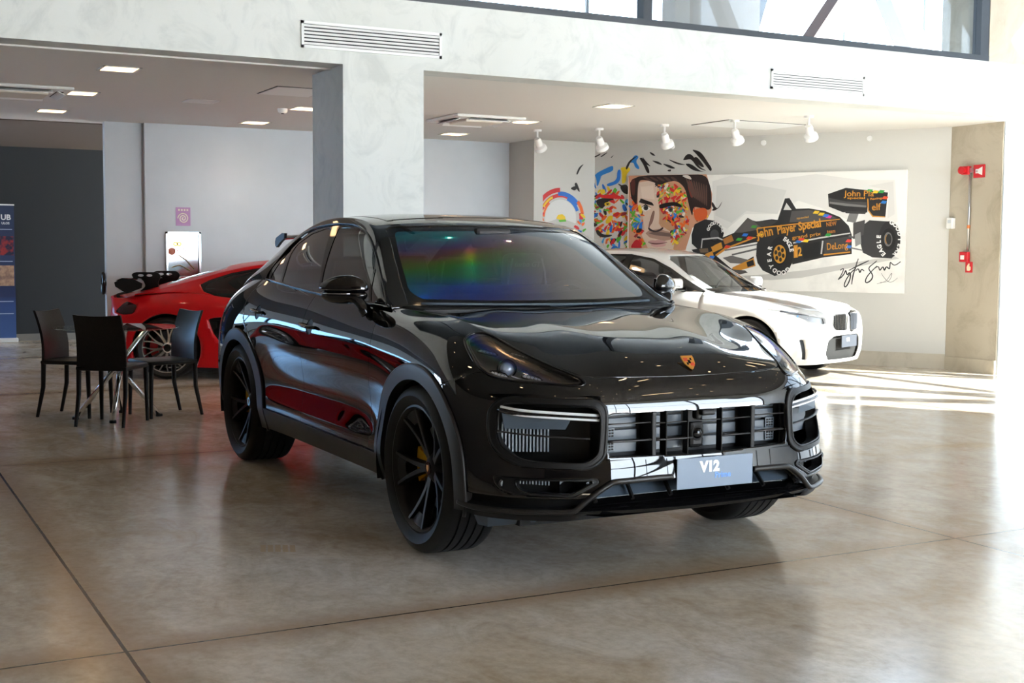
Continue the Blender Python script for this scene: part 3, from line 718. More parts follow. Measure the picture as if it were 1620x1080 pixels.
for sy in (1, -1):
    lip = curve([(.47,-.957,.325),(.53,-.943,.318),(.61,-.905,.315),(.72,-.83,.317),(.80,-.74,.32),(.865,-.645,.322),(.885,-.60,.345),(.908,-.535,.398),(.918,-.470,.436),(.928,-.425,.444),(.938,-.30,.447),(.940,-.18 if sy == 1 else -.25,.447)], 70, .95)
    m = MB(); m.tube([(x+.006, y*sy, z) for x, y, z in lip], .0125, 8); m.build('front_splitter', M_clad, SUV, True)
    V = []; F = []
    lp = curve([(.44,-.955,.335),(.53,-.935,.325),(.61,-.90,.32),(.72,-.825,.32),(.80,-.735,.322),(.865,-.64,.325),(.88,-.60,.335)], 30)
    for p in lp: V += [(p[0]-.05, p[1]*sy*.97, p[2]+.05), (p[0]-.03,p[1]*sy*.985,p[2]+.012), (p[0]+.008, p[1]*sy, p[2]+.002), (p[0]-.02, p[1]*sy*.99, p[2]-.045), (p[0]-.16, p[1]*sy*.9, p[2]-.075)]
    for i in range(len(lp)-1):
        for k in range(4): F.append((i*5+k, (i+1)*5+k, (i+1)*5+k+1, i*5+k+1))
    mesh('splitter_skirt', V, F, M_mblack, SUV, 40)
    mesh('air_deflector', [(.50,-.90*sy,.28),(.58,-.87*sy,.28),(.68,-.66*sy,.28),(.60,-.64*sy,.28),(.51,-.88*sy,.225),(.545,-.85*sy,.218),(.66,-.68*sy,.245),(.62,-.66*sy,.25)], [(0,1,2,3),(4,7,6,5),(0,4,5,1),(1,5,6,2),(2,6,7,3),(3,7,4,0)], M_grey, SUV)
m = MB(); m.box((-1.45,0,.26), (4.2,1.5,.06)); m.build('underbody', M_dark, SUV)
# plate
pl = bx('number_plate', (.950,-.162,.389), (.956,.238,.521), M_plate, SUV, .002)
m = MB(); m.box((.940,.04,.455), (.02,.30,.10)); m.build('plate_bracket', M_mblack, SUV)
text_mesh('plate_lettering', 'V12', .062, M_pwhite, pl, (.9565,-.042,.459), (PI/2,0,PI/2), bold=.0036, sx=1.0)
text_mesh('plate_lettering', 'Prime', .036, M_pblue, pl, (.9565,.034,.428), (PI/2,0,PI/2), bold=.0006)
# hood crest
cb = sub('hood_crest', SUV, (.795,.004,.911), (0, math.radians(47), 0))
m = MB(); m.prism([(-.036,-.030),(-.036,.030),(-.02,.031),(.008,.027),(.034,.008),(.040,0),(.034,-.008),(.008,-.027),(-.02,-.031)], .001, .006); m.build('crest_shield', M_gold, cb)
m = MB()
for dx, dy in ((-.014,-.014),(.012,.011)):
    for k in range(3): m.box((dx, dy+(k-1)*.007, .0064), (.018,.004,.001))
m.build('crest_stripe', M_red_s, cb)
m = MB()
for dx, dy in ((.008,-.012),(-.016,.013)): m.box((dx, dy, .0064), (.012,.008,.001))
m.box((-.002,0,.0066), (.018,.013,.001)); m.build('crest_mark', M_gblack, cb)
# headlights ------------------------------------------------------------------------
V, F = S.panel(2, lip=0, gap=0)
hc = S.V[np.unique(S.F[S.lab == 2])]
for sy in (1, -1):
    hl = sub('headlight', SUV, (0,0,0))
    fl = (lambda v: (v[0], v[1]*sy, v[2]))
    Ff = [tuple(f) if sy == 1 else tuple(f)[::-1] for f in F]
    mesh('lamp_lens', [fl(v) for v in V], Ff, M_lens, hl, True)
    used = np.unique(S.F[S.lab == 2]); nn = S.N[used]
    inner = S.V[used]-nn*.055
    mesh('lamp_housing', [fl(v) for v in inner], Ff, M_hlhouse, hl, True)
    P = []
    ep = smooth_poly(HLO, 110, .6)
    # follow the skin: snap outline onto nearest skin vertex depth
    for p in ep:
        k = used[np.argmin(((S.V[used]-p)**2).sum(1))]; q = p-S.N[k]*((p-S.V[k])@S.N[k]); P.append(q)
    m = MB(); m.tube([fl(p) for p in P], .006, 8, closed=True); m.build('lamp_bezel', M_gblack, hl, True)
    m = MB(); m.tube([fl(p+A3([-.016,.010,0])) for p in (A3(P)-A3(P).mean(0))*.93+A3(P).mean(0)], .0045, 6, closed=True); m.build('lamp_inner_ring', M_hlhouse, hl, True)
    V2 = []; F2 = []; n = len(P)
    for p in P: V2 += [fl(p-A3([.004,-.003,0])), fl(p+A3([-.06,.045,0]))]
    for i in range(n): j = (i+1) % n; F2.append((2*i, 2*j, 2*j+1, 2*i+1))
    mesh('lamp_wall', V2, F2, M_hlhouse, hl, True)
    dd = A3([.80,-.55,.20]); dd /= np.linalg.norm(dd)
    i0 = used[np.argmin(((S.V[used]-A3([.516,-.750,.916]))**2).sum(1))]; ctr = S.V[i0]-S.N[i0]*.035; 
    def lampball(name, c, r, mat):
        u = np.cross(dd, [0,0,1]); u /= np.linalg.norm(u); w = np.cross(u, dd); Vb = []; Fb = []; 
        rings = [(r*math.sin(t), r*math.cos(t)) for t in np.linspace(PI/2, .12, 8)]
        for rr_, hh in rings:
            for k in range(28): a = 2*PI*k/28; Vb.append(fl(c+u*rr_*math.cos(a)+w*rr_*math.sin(a)+dd*(hh-r*.3)))
        for i in range(7):
            for k in range(28): Fb.append((i*28+k, i*28+(k+1)%28, (i+1)*28+(k+1)%28, (i+1)*28+k))
        Fb.append(tuple(7*28+k for k in range(28)))
        return mesh(name, Vb, Fb if sy == 1 else [f[::-1] for f in Fb], mat, hl, True)
    lampball('projector_lens', ctr, .031, M_lensblue)
    u = np.cross(dd, [0,0,1]); u /= np.linalg.norm(u); w = np.cross(u, dd)
    m = MB(); m.tube([fl(ctr+u*.040*math.cos(a)+w*.040*math.sin(a)) for a in np.linspace(0, 2*PI, 32, endpoint=False)], .004, 6, closed=True); m.build('projector_ring', M_gblack, hl, True)
    for c0 in ((.380,-.770,.970),(.464,-.658,.957),(.530,-.794,.881),(.642,-.690,.877)):
        i0 = used[np.argmin(((S.V[used]-A3(c0))**2).sum(1))]; nn0 = S.N[i0]; c = S.V[i0]-nn0*.022
        ux = A3([.62,.55,-.20]); ux -= nn0*(ux@nn0); ux /= np.linalg.norm(ux); vx = np.cross(nn0, ux)
        if vx[2] < 0: vx = -vx
        m = MB()
        for k in range(5):
            p = c+ux*(k-2)*.017
            m.add([fl(p-ux*.007+vx*(.013-.002*k)), fl(p+ux*.006+vx*(.009-.002*k)), fl(p+ux*.0075-vx*.012+nn0*.004), fl(p-ux*.006-vx*.009+nn0*.006)], [(0,1,2,3)])
        m.build('led_cluster', M_led, hl)
        m = MB(); m.tube([fl(c+ux*a_*.052+vx*b_) for a_, b_ in ((-1,.012),(-.4,.019),(.5,.012),(1,-.006),(.9,-.016),(.1,-.018),(-.8,-.012),(-1.05,0))], .0028, 5, closed=True); m.build('led_frame', M_gblack, hl, True)
    for a, b in (((.455,-.70,.935),(.50,-.652,.915)),((.565,-.75,.862),(.60,-.722,.85))):
        m = MB(); m.tube([fl(A3(a)), fl(A3(b))], .0025, 5); m.build('lamp_accent', M_led, hl)
# mirrors -----------------------------------------------------------------------------
for sy in (1, -1):
    mr = sub('door_mirror', SUV)
    bm = bmesh.new(); bmesh.ops.create_uvsphere(bm, u_segments=36, v_segments=24, radius=1)
    Vm = []; mL, mN = A3([-.70,-.715]), A3([.715,-.70]); mc = A3([-.842,-.985])
    for v in bm.verts:
        x, y, z = v.co
        p = mc+mL*(-y)*.136+mN*(x*.072 if x > 0 else x*.04)
        tz = 1.194+(z*(.072+.010*y) if z > 0 else z*.022)
        Vm.append((p[0], p[1]*sy, tz))
    bm.verts.index_update(); Fm = [[v.index for v in f.verts] for f in bm.faces]; bm.free()
    Ff = Fm if sy == 1 else [f[::-1] for f in Fm]
    mesh('mirror_cap', Vm, Ff, M_black, mr, True)
    low = [(mc[0]+(v[0]-mc[0])*.96, mc[1]*sy+(v[1]-mc[1]*sy)*.96, 1.163+(v[2]-1.194)*(.5 if v[2] > 1.194 else 2.1)) for v in Vm]
    mesh('mirror_base', low, Ff, M_gblack, mr, True)
    m = MB(); m.tube([(mc[0]+mL[0]*t+mN[0]*q, (mc[1]+mL[1]*t+mN[1]*q)*sy, 1.172) for t, q in ((.11,.043),(.06,.062),(0,.069),(-.06,.060))], .0035, 8); m.build('mirror_indicator', M_silver, mr, True)
    m = MB(); m.tube(curve([(-.80,-.985*sy,1.150),(-.76,-.955*sy,1.145),(-.73,-.93*sy,1.115),(-.72,-.905*sy,1.07)], 14), [.030]*4+[.034]*6+[.040]*4, 12, flat=.7); m.build('mirror_stalk', M_gblack, mr, True)
    m = MB(); m.box((0,0,0), (.006,.19,.09), bev=.002, R=A3([[mN[0],mL[0]*sy,0],[mN[1]*sy,mL[1],0],[0,0,1]])); m.build('mirror_glass', M_chrome, mr, loc=(mc[0]-mN[0]*.034,(mc[1]-mN[1]*.034)*sy,1.196))
# door handles
for sy in (1, -1):
    for x, z in ((-2.46,1.004),(-1.49,.965)):
        y = -.957
        h = sub('door_handle', SUV)
        m = MB(); m.tube(curve([(x-.115, (y+.004)*sy, z+.006),(x-.08,(y-.022)*sy,z+.008),(x,(y-.030)*sy,z+.004),(x+.07,(y-.022)*sy,z),(x+.105,(y+.004)*sy,z-.002)], 16), .0145, 10, flat=.7); m.build('handle_grip', M_black, h, True)
# rear spoiler wing
m = MB(); V = []; F = []
prof = [(-.02,0),(.06,.016),(.13,.006),(.16,-.004),(.10,-.014),(.0,-.012)]
ys = np.linspace(-.50,.50,21)
for y in ys:
    for px, pz in prof: V.append((-3.47+px+.10*(1-(y/.5)**2)*.4, y, 1.475+pz+.02*(1-(y/.5)**2)))
for i in range(20):
    for k in range(6): F.append((i*6+k, i*6+(k+1)%6, (i+1)*6+(k+1)%6, (i+1)*6+k))
m.add(V, F); m.build('spoiler_wing', M_gblack, SUV, 40)
for sy in (1, -1):
    m = MB(); m.prism([(-3.52,1.447),(-3.50,1.475),(-3.36,1.508),(-3.30,1.507),(-3.31,1.472),(-3.40,1.445),(-3.49,1.408),(-3.515,1.42)], -.515*sy, -.495*sy, 'y'); m.build('spoiler_endplate', M_mblack, SUV)
    m = MB(); m.tube([(-3.38,-.40*sy,1.46),(-3.30,-.40*sy,1.33)], .022, 8); m.build('spoiler_strut', M_gblack, SUV, True)
# wheels and arch tunnels
for sy in (1, -1):
    for x, R, w, yc in ((0,.389,.285,-.822),(-2.895,.388,.315,-.818)):
        suv_wheel(SUV, (x, yc*sy, R), 0 if sy == 1 else PI, R, w, {1:2.02,-1:.5}[sy]+(0 if x == 0 else .12), PI*1.02 if sy == 1 else .2)
        m = MB(); a = np.linspace(-.25, PI+.25, 40); 
        V = []; F = []
        for t in a: V += [(x+.45*math.cos(t), -.965*sy, .385+.435*math.sin(t)), (x+.45*math.cos(t), -.58*sy, .385+.435*math.sin(t))]
        for i in range(39): F.append((2*i,2*i+1,2*i+3,2*i+2))
        V += [(x+.45*math.cos(t), -.58*sy, .385+.435*math.sin(t)) for t in a]; F.append(tuple(range(80,120)))
        m.add(V, F); m.build('arch_liner', M_liner, SUV)
# cabin
m = MB(); m.box((-1.5,0,.85), (2.2,1.5,.5)); m.box((-.80,0,1.05), (.5,1.44,.14), bev=.05); m.build('cabin_tub', M_int, SUV)
m = MB(); m.tube(curve([(-.62,-.66,1.12),(-.60,-.3,1.135),(-.60,.1,1.135),(-.63,.42,1.16),(-.64,.66,1.12)], 24), .05, 10, flat=.8); m.build('dashboard', M_int, SUV, True)
def seat(x, y, z, sc=1.0, text=False):
    st = sub('seat', SUV)
    m = MB(); m.box((x,y,z-.36), (.14,.50,.62), bev=.05, R=Euler((0,math.radians(14),0)).to_matrix()); m.build('backrest', M_seat, st, 40)
    m = MB(); m.box((x-.07,y,z+.03), (.10,.27,.20), bev=.04, R=Euler((0,math.radians(10),0)).to_matrix()); m.build('headrest', M_seat, st, 40)
    m = MB(); m.tube([(x-.01,y-.13,z-.06),(x-.005,y-.12,z+.02),(x-.01,y-.1,z+.10)], .006, 6); m.tube([(x-.01,y+.13,z-.06),(x-.005,y+.12,z+.02),(x-.01,y+.1,z+.10)], .006, 6); m.build('seat_piping', M_seatgrey, st, True)
    if text: text_mesh('headrest_lettering', 'turbo GT', .045, M_seatgrey, st, (x-.005, y-.09, z+.05), (PI/2+math.radians(-8),0,PI/2), shear=.3)
seat(-1.45, -.36, 1.25); seat(-1.38, .38, 1.25, 1, True); seat(-2.35, -.38, 1.22); seat(-2.35, .38, 1.22)
m = MB(); m.tube([(-.93+.10*math.sin(a)*.5, .37+.185*math.cos(a), 1.055+.165*math.sin(a)) for a in np.linspace(0, 2*PI, 40, endpoint=False)], .016, 8, closed=True); m.tube([(-.90,.20,1.06),(-.90,.54,1.06)], .02, 6); st = m.build('steering_wheel', M_int, SUV, True)
m = MB(); m.box((-.905,.37,1.215), (.024,.024,.03), bev=.004); m.build('wheel_marker', M_yellow, st)
m = MB(); m.box((-1.04,-.04,1.445), (.03,.24,.07), bev=.015); m.build('rear_view_mirror', M_int, SUV)
m = MB(); m.box((-.99,-.06,1.49), (.06,.22,.06), bev=.02); m.tube([(-1.0,-.02,1.49),(-1.03,-.03,1.45)], .012, 6); m.build('camera_pod', M_int, SUV)
# ------------------------------------------------------------------ setting
ZC, XB = 2.90, -4.5
M_ext = pbsdf('outdoor_paving', srgb(205,203,198), .8)
M_frame = pbsdf('dark_window_frame', srgb(44,50,58), .4)
M_wwhite = pbsdf('white_plaster', srgb(206,214,221), .75)
add_noise_color(M_wwhite, srgb(201,209,216), srgb(209,216,223), 1.2, 3)
M_mural = pbsdf('warm_white_plaster', srgb(206,204,198), .7)
M_stucco = pbsdf('burnished_cement', srgb(205,208,206), .6)
def stucco(m, c1, c2, c3, sc):
    N, L, b = nodes(m)
    tc = N.new('ShaderNodeTexCoord'); wv = N.new('ShaderNodeTexNoise'); wv.inputs['Scale'].default_value = sc; wv.inputs['Detail'].default_value = 9; wv.inputs['Roughness'].default_value = .68; wv.inputs['Distortion'].default_value = 1.6
    n2 = N.new('ShaderNodeTexNoise'); n2.inputs['Scale'].default_value = sc*.35; n2.inputs['Detail'].default_value = 4
    r1 = N.new('ShaderNodeValToRGB'); r1.color_ramp.elements[0].position = .34; r1.color_ramp.elements[1].position = .52; r1.color_ramp.elements[0].color = c1; r1.color_ramp.elements[1].color = c2
    r2 = N.new('ShaderNodeValToRGB'); r2.color_ramp.elements[0].position = .4; r2.color_ramp.elements[1].position = .7; r2.color_ramp.elements[0].color = (1,1,1,1); r2.color_ramp.elements[1].color = c3
    mx = N.new('ShaderNodeMixRGB'); mx.blend_type = 'MULTIPLY'; mx.inputs[0].default_value = 1
    L.new(tc.outputs['Object'], wv.inputs['Vector']); L.new(tc.outputs['Object'], n2.inputs['Vector']); L.new(wv.outputs['Fac'], r1.inputs[0]); L.new(n2.outputs['Fac'], r2.inputs[0])
    L.new(r1.outputs[0], mx.inputs[1]); L.new(r2.outputs[0], mx.inputs[2]); L.new(mx.outputs[0], b.inputs['Base Color'])
stucco(M_stucco, srgb(198,201,199), srgb(212,214,211), srgb(244,244,242), 2.6)
M_conc = pbsdf('beige_concrete', srgb(190,180,163), .7)
stucco(M_conc, srgb(180,170,152), srgb(196,187,170), srgb(232,228,220), 1.6)
M_ceil = pbsdf('white_ceiling', srgb(222,219,214), .8)
M_dceil = pbsdf('grey_high_ceiling', srgb(78,75,72), .8)
M_darkwall = pbsdf('charcoal_wall', srgb(34,39,44), .7)
M_floor = pbsdf('polished_concrete', srgb(150,138,120), .14, spec=.55)
def floor_mat(m):
    N, L, b = nodes(m)
    tc = N.new('ShaderNodeTexCoord')
    def noise(sc, det, rough, stretch=(1,1,1), dist=0):
        mp = N.new('ShaderNodeMapping'); mp.inputs['Scale'].default_value = stretch; nz = N.new('ShaderNodeTexNoise'); nz.inputs['Scale'].default_value = sc; nz.inputs['Detail'].default_value = det; nz.inputs['Roughness'].default_value = rough; nz.inputs['Distortion'].default_value = dist
        L.new(tc.outputs['Object'], mp.inputs[0]); L.new(mp.outputs[0], nz.inputs['Vector']); return nz.outputs['Fac']
    def ramp(f, a, b_, lo, hi):
        r = N.new('ShaderNodeValToRGB'); r.color_ramp.elements[0].position = lo; r.color_ramp.elements[1].position = hi; r.color_ramp.elements[0].color = a; r.color_ramp.elements[1].color = b_; L.new(f, r.inputs[0]); return r.outputs[0]
    def mixc(a, b_, f, mode='MIX'):
        x = N.new('ShaderNodeMixRGB'); x.blend_type = mode
        if isinstance(f, (int, float)): x.inputs[0].default_value = f
        else: L.new(f, x.inputs[0])
        L.new(a, x.inputs[1]); L.new(b_, x.inputs[2]); return x.outputs[0]
    big = noise(.55, 5, .6, (1,1,1), .8); mid = noise(2.6, 8, .68, (1,1.6,1), 1.2); fine = noise(22, 6, .7)
    base = ramp(big, srgb(210,194,171), srgb(228,222,213), .36, .62)
    base = mixc(base, ramp(mid, srgb(214,204,190), srgb(255,255,255), .30, .62), .8, 'MULTIPLY')
    base = mixc(base, ramp(fine, srgb(214,210,206), srgb(255,255,255), .3, .6), .6, 'MULTIPLY')
    # saw-cut joints
    sp = N.new('ShaderNodeSeparateXYZ'); L.new(tc.outputs['Object'], sp.inputs[0])
    def joint(sock, off, per, w):
        a = N.new('ShaderNodeMath'); a.operation = 'SUBTRACT'; a.inputs[1].default_value = off-per/2; L.new(sock, a.inputs[0])
        nj = N.new('ShaderNodeMath'); nj.operation = 'MULTIPLY_ADD'; nj.inputs[1].default_value = .006; L.new(fine, nj.inputs[0]); L.new(a.outputs[0], nj.inputs[2])
        m_ = N.new('ShaderNodeMath'); m_.operation = 'FLOORED_MODULO'; m_.inputs[1].default_value = per; L.new(nj.outputs[0], m_.inputs[0])
        s = N.new('ShaderNodeMath'); s.operation = 'SUBTRACT'; s.inputs[1].default_value = per/2; L.new(m_.outputs[0], s.inputs[0])
        ab = N.new('ShaderNodeMath'); ab.operation = 'ABSOLUTE'; L.new(s.outputs[0], ab.inputs[0])
        c = N.new('ShaderNodeMath'); c.operation = 'LESS_THAN'; c.inputs[1].default_value = w; L.new(ab.outputs[0], c.inputs[0])
        g = N.new('ShaderNodeMapRange'); g.inputs['From Min'].default_value = .02; g.inputs['From Max'].default_value = .22; g.inputs['To Min'].default_value = 1; g.inputs['To Max'].default_value = 0; L.new(ab.outputs[0], g.inputs[0])
        return c.outputs[0], g.outputs[0]
    j1, g1 = joint(sp.outputs[0], .9016, 4.2244, .0055); j2, g2 = joint(sp.outputs[1], -2.4256, 3.9715, .0065)
    mxj = N.new('ShaderNodeMath'); mxj.operation = 'MAXIMUM'; L.new(j1, mxj.inputs[0]); L.new(j2, mxj.inputs[1])
    mg = N.new('ShaderNodeMath'); mg.operation = 'MAXIMUM'; L.new(g1, mg.inputs[0]); L.new(g2, mg.inputs[1])
    mg2 = N.new('ShaderNodeMath'); mg2.operation = 'MULTIPLY'; L.new(mg.outputs[0], mg2.inputs[0]); L.new(mid, mg2.inputs[1])
    st = N.new('ShaderNodeRGB'); st.outputs[0].default_value = srgb(150,112,72); base = mixc(base, st.outputs[0], mg2.outputs[0])
    jc = N.new('ShaderNodeRGB'); jc.outputs[0].default_value = srgb(70,58,46); base = mixc(base, jc.outputs[0], mxj.outputs[0])
    L.new(base, b.inputs['Base Color'])
    mr = N.new('ShaderNodeMapRange'); mr.inputs['To Min'].default_value = .10; mr.inputs['To Max'].default_value = .24; L.new(mid, mr.inputs[0]); L.new(mr.outputs[0], b.inputs['Roughness'])
    bp = N.new('ShaderNodeBump'); bp.inputs['Strength'].default_value = .05; bp.inputs['Distance'].default_value = .004; L.new(mid, bp.inputs['Height']); L.new(bp.outputs[0], b.inputs['Normal'])
floor_mat(M_floor)
S_ = lambda name, lo, hi, mat: struct(bx(name, lo, hi, mat))
S_('floor', (-16,-10,-.2), (12.2,10.2,0), M_floor)
S_('ground', (-70,-70,-.5), (80,80,-.21), M_ext)
# left white wall in two steps, charcoal wall of the room behind it
S_('wall_left', (-10.62,-.43,0), (-10.50,.02,ZC), M_wwhite)
S_('wall_back', (-10.58,.02,0), (-10.42,3.2,ZC), M_wwhite)
S_('wall_middle', (-10.80,3.2,0), (-10.66,5.20,ZC), M_wwhite)
S_('wall_far', (-15.2,-3.2,0), (-15.02,5.2,ZC), M_darkwall); S_('wall_far_left', (-15.2,-10,0), (-15.02,-3.2,.95), M_wwhite); S_('wall_far_left_head', (-15.2,-10,1.85), (-15.02,-3.2,ZC), M_wwhite)
w = struct(thing('window_5', 'x', 'x')); del w['label'], w['category']
for y in np.arange(-10,-3.1,1.13): bx('window_frame', (-15.14,y,.95), (-15.04,y+.07,1.85), M_frame, w)
bx('window_pane', (-15.1,-10,.95), (-15.094,-3.2,1.85), clear_glass('far_pane', (.42,.58,.74,1), 1.0), w)
S_('baseboard_far', (-15.02,-10,0), (-15.0,5.2,.10), pbsdf('grey_skirting', srgb(120,118,114), .6))
S_('wall_stub', (-10.70,5.10,0), (-9.93,5.24,ZC), M_mural)
S_('wall_panel', (-10.10,5.24,0), (-9.95,6.10,ZC), M_mural)
WB, WA = A3([-10.091,5.991]), A3([-5.831,8.514]); We = (WA-WB)/np.linalg.norm(WA-WB); Wn = A3([We[1], -We[0]]); WL = np.linalg.norm(WA-WB)
mural_rz = math.atan2(We[1], We[0])
m = MB(); m.box((WL/2+.01,.07,ZC/2), (WL+.02,.14,ZC)); o = struct(m.build('wall_mural', M_mural, None, loc=(WB[0],WB[1],0), rot=(0,0,mural_rz)))
m = MB(); m.box((WL/2+.01,-.008,.09), (WL+.02,.016,.18)); struct(m.build('baseboard_mural', M_conc, None, loc=(WB[0],WB[1],0), rot=(0,0,mural_rz)))
S_('ceiling_low', (-15.2,-10,ZC), (-4.8,10,ZC+.12), M_ceil)
S_('ceiling_shade', (-15.02,-10,ZC-.012), (-10.81,5.1,ZC), pbsdf('ceiling_shade_brown', srgb(104,92,84), .8))  # shade on the unlit far ceiling, painted as a thin brown sheet
S_('beam', (-4.80,-10,2.885), (XB,7.93,3.443), M_stucco)
S_('trim_1', (-4.83,-10,2.872), (-4.78,.363,2.90), M_ceil)
S_('column_1', (-5.25,.363,0), (XB,1.073,2.8855), M_stucco)
S_('column_2', (-6.02,8.53,0), (-5.05,10.0,6.6), M_conc)
S_('column_2_front', (-5.05,8.545,.0), (-5.03,10.0,6.6), M_wwhite)
S_('baseboard_column', (-5.80,8.505,0), (-5.05,8.53,.16), M_conc)
# upper storey behind the interior window
S_('floor_upper', (-15.2,-10,3.22), (-4.8,10.2,3.30), M_ceil)
S_('ceiling_high', (-15.2,-10,6.6), (12.2,10.2,6.8), M_dceil)
S_('wall_upper', (-11.4,-10,3.30), (-11.2,.9,6.6), M_wwhite)
w = struct(thing('window_1', 'x', 'x')); del w['label'], w['category']
for y0, y1 in ((-2.0,-1.9),(.60,.68),(3.25,3.345),(7.53,7.65)): bx('window_frame', (-4.62,y0,3.443), (XB-.005,y1,6.6), M_frame, w)
bx('window_frame', (-4.62,-2,3.443), (XB+.004,7.65,3.50), M_frame, w)
bx('window_pane', (-4.585,-2,3.50), (-4.578,7.53,6.6), clear_glass('upper_pane', (.88,.95,1,1), 1.0), w)
S_('wall_upper_left', (-4.80,-10,3.443), (XB,-2,6.6), M_stucco)
S_('wall_upper_right', (-4.80,7.65,3.443), (XB,8.6,6.6), M_conc)
M_brace = pbsdf('rust_brown_steel', srgb(78,52,44), .5)
M_braced = pbsdf('dark_steel', srgb(46,50,56), .5)
for nm, p, q, mt in (('brace', (8.35,3.3), (10.6,6.2), M_brace), ('brace', (11.75,3.3), (9.95,6.2), M_braced), ('brace', (7.45,3.3), (8.55,6.6), M_braced), ('brace', (2.6,3.3), (3.6,6.6), M_conc)):
    m = MB(); d = A3(q)-A3(p); L_ = np.linalg.norm(d); ang = math.atan2(d[1], d[0])
    m.box(((0,(p[0]+q[0])/2,(p[1]+q[1])/2)), (.30,L_,.36), R=Euler((ang,0,0)).to_matrix()); o = m.build('trim_brace', mt, None); o.location = (-9.0,0,0); struct(o)
for y in (1.6,4.2,6.6,9.2,11.6,13.4): 
    S_('trim_mullion', (-11.15,y,3.3), (-11.10,y+.05,6.6), M_frame)
m = MB(); m.box((-8.9,7.25,4.55),(.3,1.4,2.5)); struct(m.build('wall_core', pbsdf('brown_grey_core', srgb(120,112,104), .8)))  # upper core wall in one even brown-grey
# right-hand facade with crossing braces, then a solid return
w = struct(thing('window_2', 'x', 'x')); del w['label'], w['category']
for x in (-5.0,-2.0,1.0,3.95): bx('window_frame', (x,9.96,0), (x+.09,10.08,5.9), M_frame, w)
for z in (0,2.95,5.82): bx('window_frame', (-5,9.97,z), (4.04,10.07,z+.09), M_frame, w)
bx('window_pane', (-5,10.03,0), (4,10.036,5.9), clear_glass('facade_pane', (.50,.52,.53,1), 1.0), w)
for a, b in (((-5.2,0),(-.6,6.3)),((-.2,0),(-4.6,6.3)),((.4,0),(4.2,6.3)),((4.4,0),(.3,6.3))):
    m = MB(); d = A3(b)-A3(a); ang = math.atan2(d[1], d[0]); m.box(((a[0]+b[0])/2,10.45,3.15), (np.linalg.norm(d),.20,.26), R=Euler((0,-ang,0)).to_matrix()); struct(m.build('trim_brace', M_braced))
S_('wall_right', (4.04,10,0), (12.2,10.2,6.6), M_wwhite)
S_('wall_right_head', (-5.05,10,5.9), (4.04,10.2,6.6), M_wwhite)
# front facade behind the viewpoint
w = struct(thing('window_3', 'x', 'x')); del w['label'], w['category']
for y in np.arange(1.5,10,2.1): bx('window_frame', (12.0,y,0), (12.1,y+.09,5.2), M_frame, w)
for z in (0,2.55,5.12): bx('window_frame', (12.0,1.5,z), (12.1,10,z+.08), M_frame, w)
bx('window_pane', (12.05,1.5,0), (12.056,10,5.2), clear_glass('front_pane', (.97,.99,1,1), 1.0), w)
S_('wall_front', (12.0,1.5,5.2), (12.2,10.2,6.6), M_stucco); S_('wall_front_solid', (12.0,-10,0), (12.2,1.5,6.6), pbsdf('brown_grey_render', srgb(70,64,59), .8))
# left wall with a band of windows
M_render = pbsdf('brown_grey_plaster', srgb(92,83,75), .8)
S_('wall_side', (-15.2,-10.2,0), (12.2,-10,.9), M_render); S_('wall_side_solid', (-12.0,-10.2,.9), (12.2,-10,2.7), M_render)
S_('wall_side_head', (-15.2,-10.2,2.7), (12.2,-10,6.6), M_render)
w = struct(thing('window_4', 'x', 'x')); del w['label'], w['category']
for x in np.arange(-15.2,-12,1.7): bx('window_frame', (x,-10.12,.9), (x+.08,-10.02,2.7), M_frame, w)
bx('window_pane', (-15.2,-10.08,.9), (-12,-10.074,2.7), clear_glass('side_pane', (.9,.96,1,1), 1.0), w)
# ---- vents in the beam
def vent(y0, y1, z0, z1, label):
    t = thing('air_vent', label, 'air vent', (XB,(y0+y1)/2,(z0+z1)/2), 0, 'louvred vents in the beam'); hw, hh = (y1-y0)/2, (z1-z0)/2
    m = MB(); 
    for a, b in (((-hw,hh-.022),(hw,hh)),((-hw,-hh),(hw,-hh+.022)),((-hw,-hh),(-hw+.022,hh)),((hw-.022,-hh),(hw,hh))):
        m.box((.008,(a[0]+b[0])/2,(a[1]+b[1])/2), (.016,b[0]-a[0],b[1]-a[1]))
    m.build('vent_frame', M_white_s, t)
    m = MB(); m.box((.001,0,0), (.002,2*hw-.03,2*hh-.03)); m.build('vent_backing', M_darkwall, t)
    for k in range(6):
        z = -hh+.022+(k+.5)*(2*hh-.044)/6; m = MB(); m.box((.010,0,z), (.003,2*hw-.044,.020), R=Euler((0,math.radians(-25),0)).to_matrix()); m.build('louvre', M_white_s, t)
vent(.012,1.232,2.99,3.20, 'white louvred air vent on the beam above the square column')
vent(4.713,5.896,2.966,3.156, 'white louvred air vent on the beam above the mural')
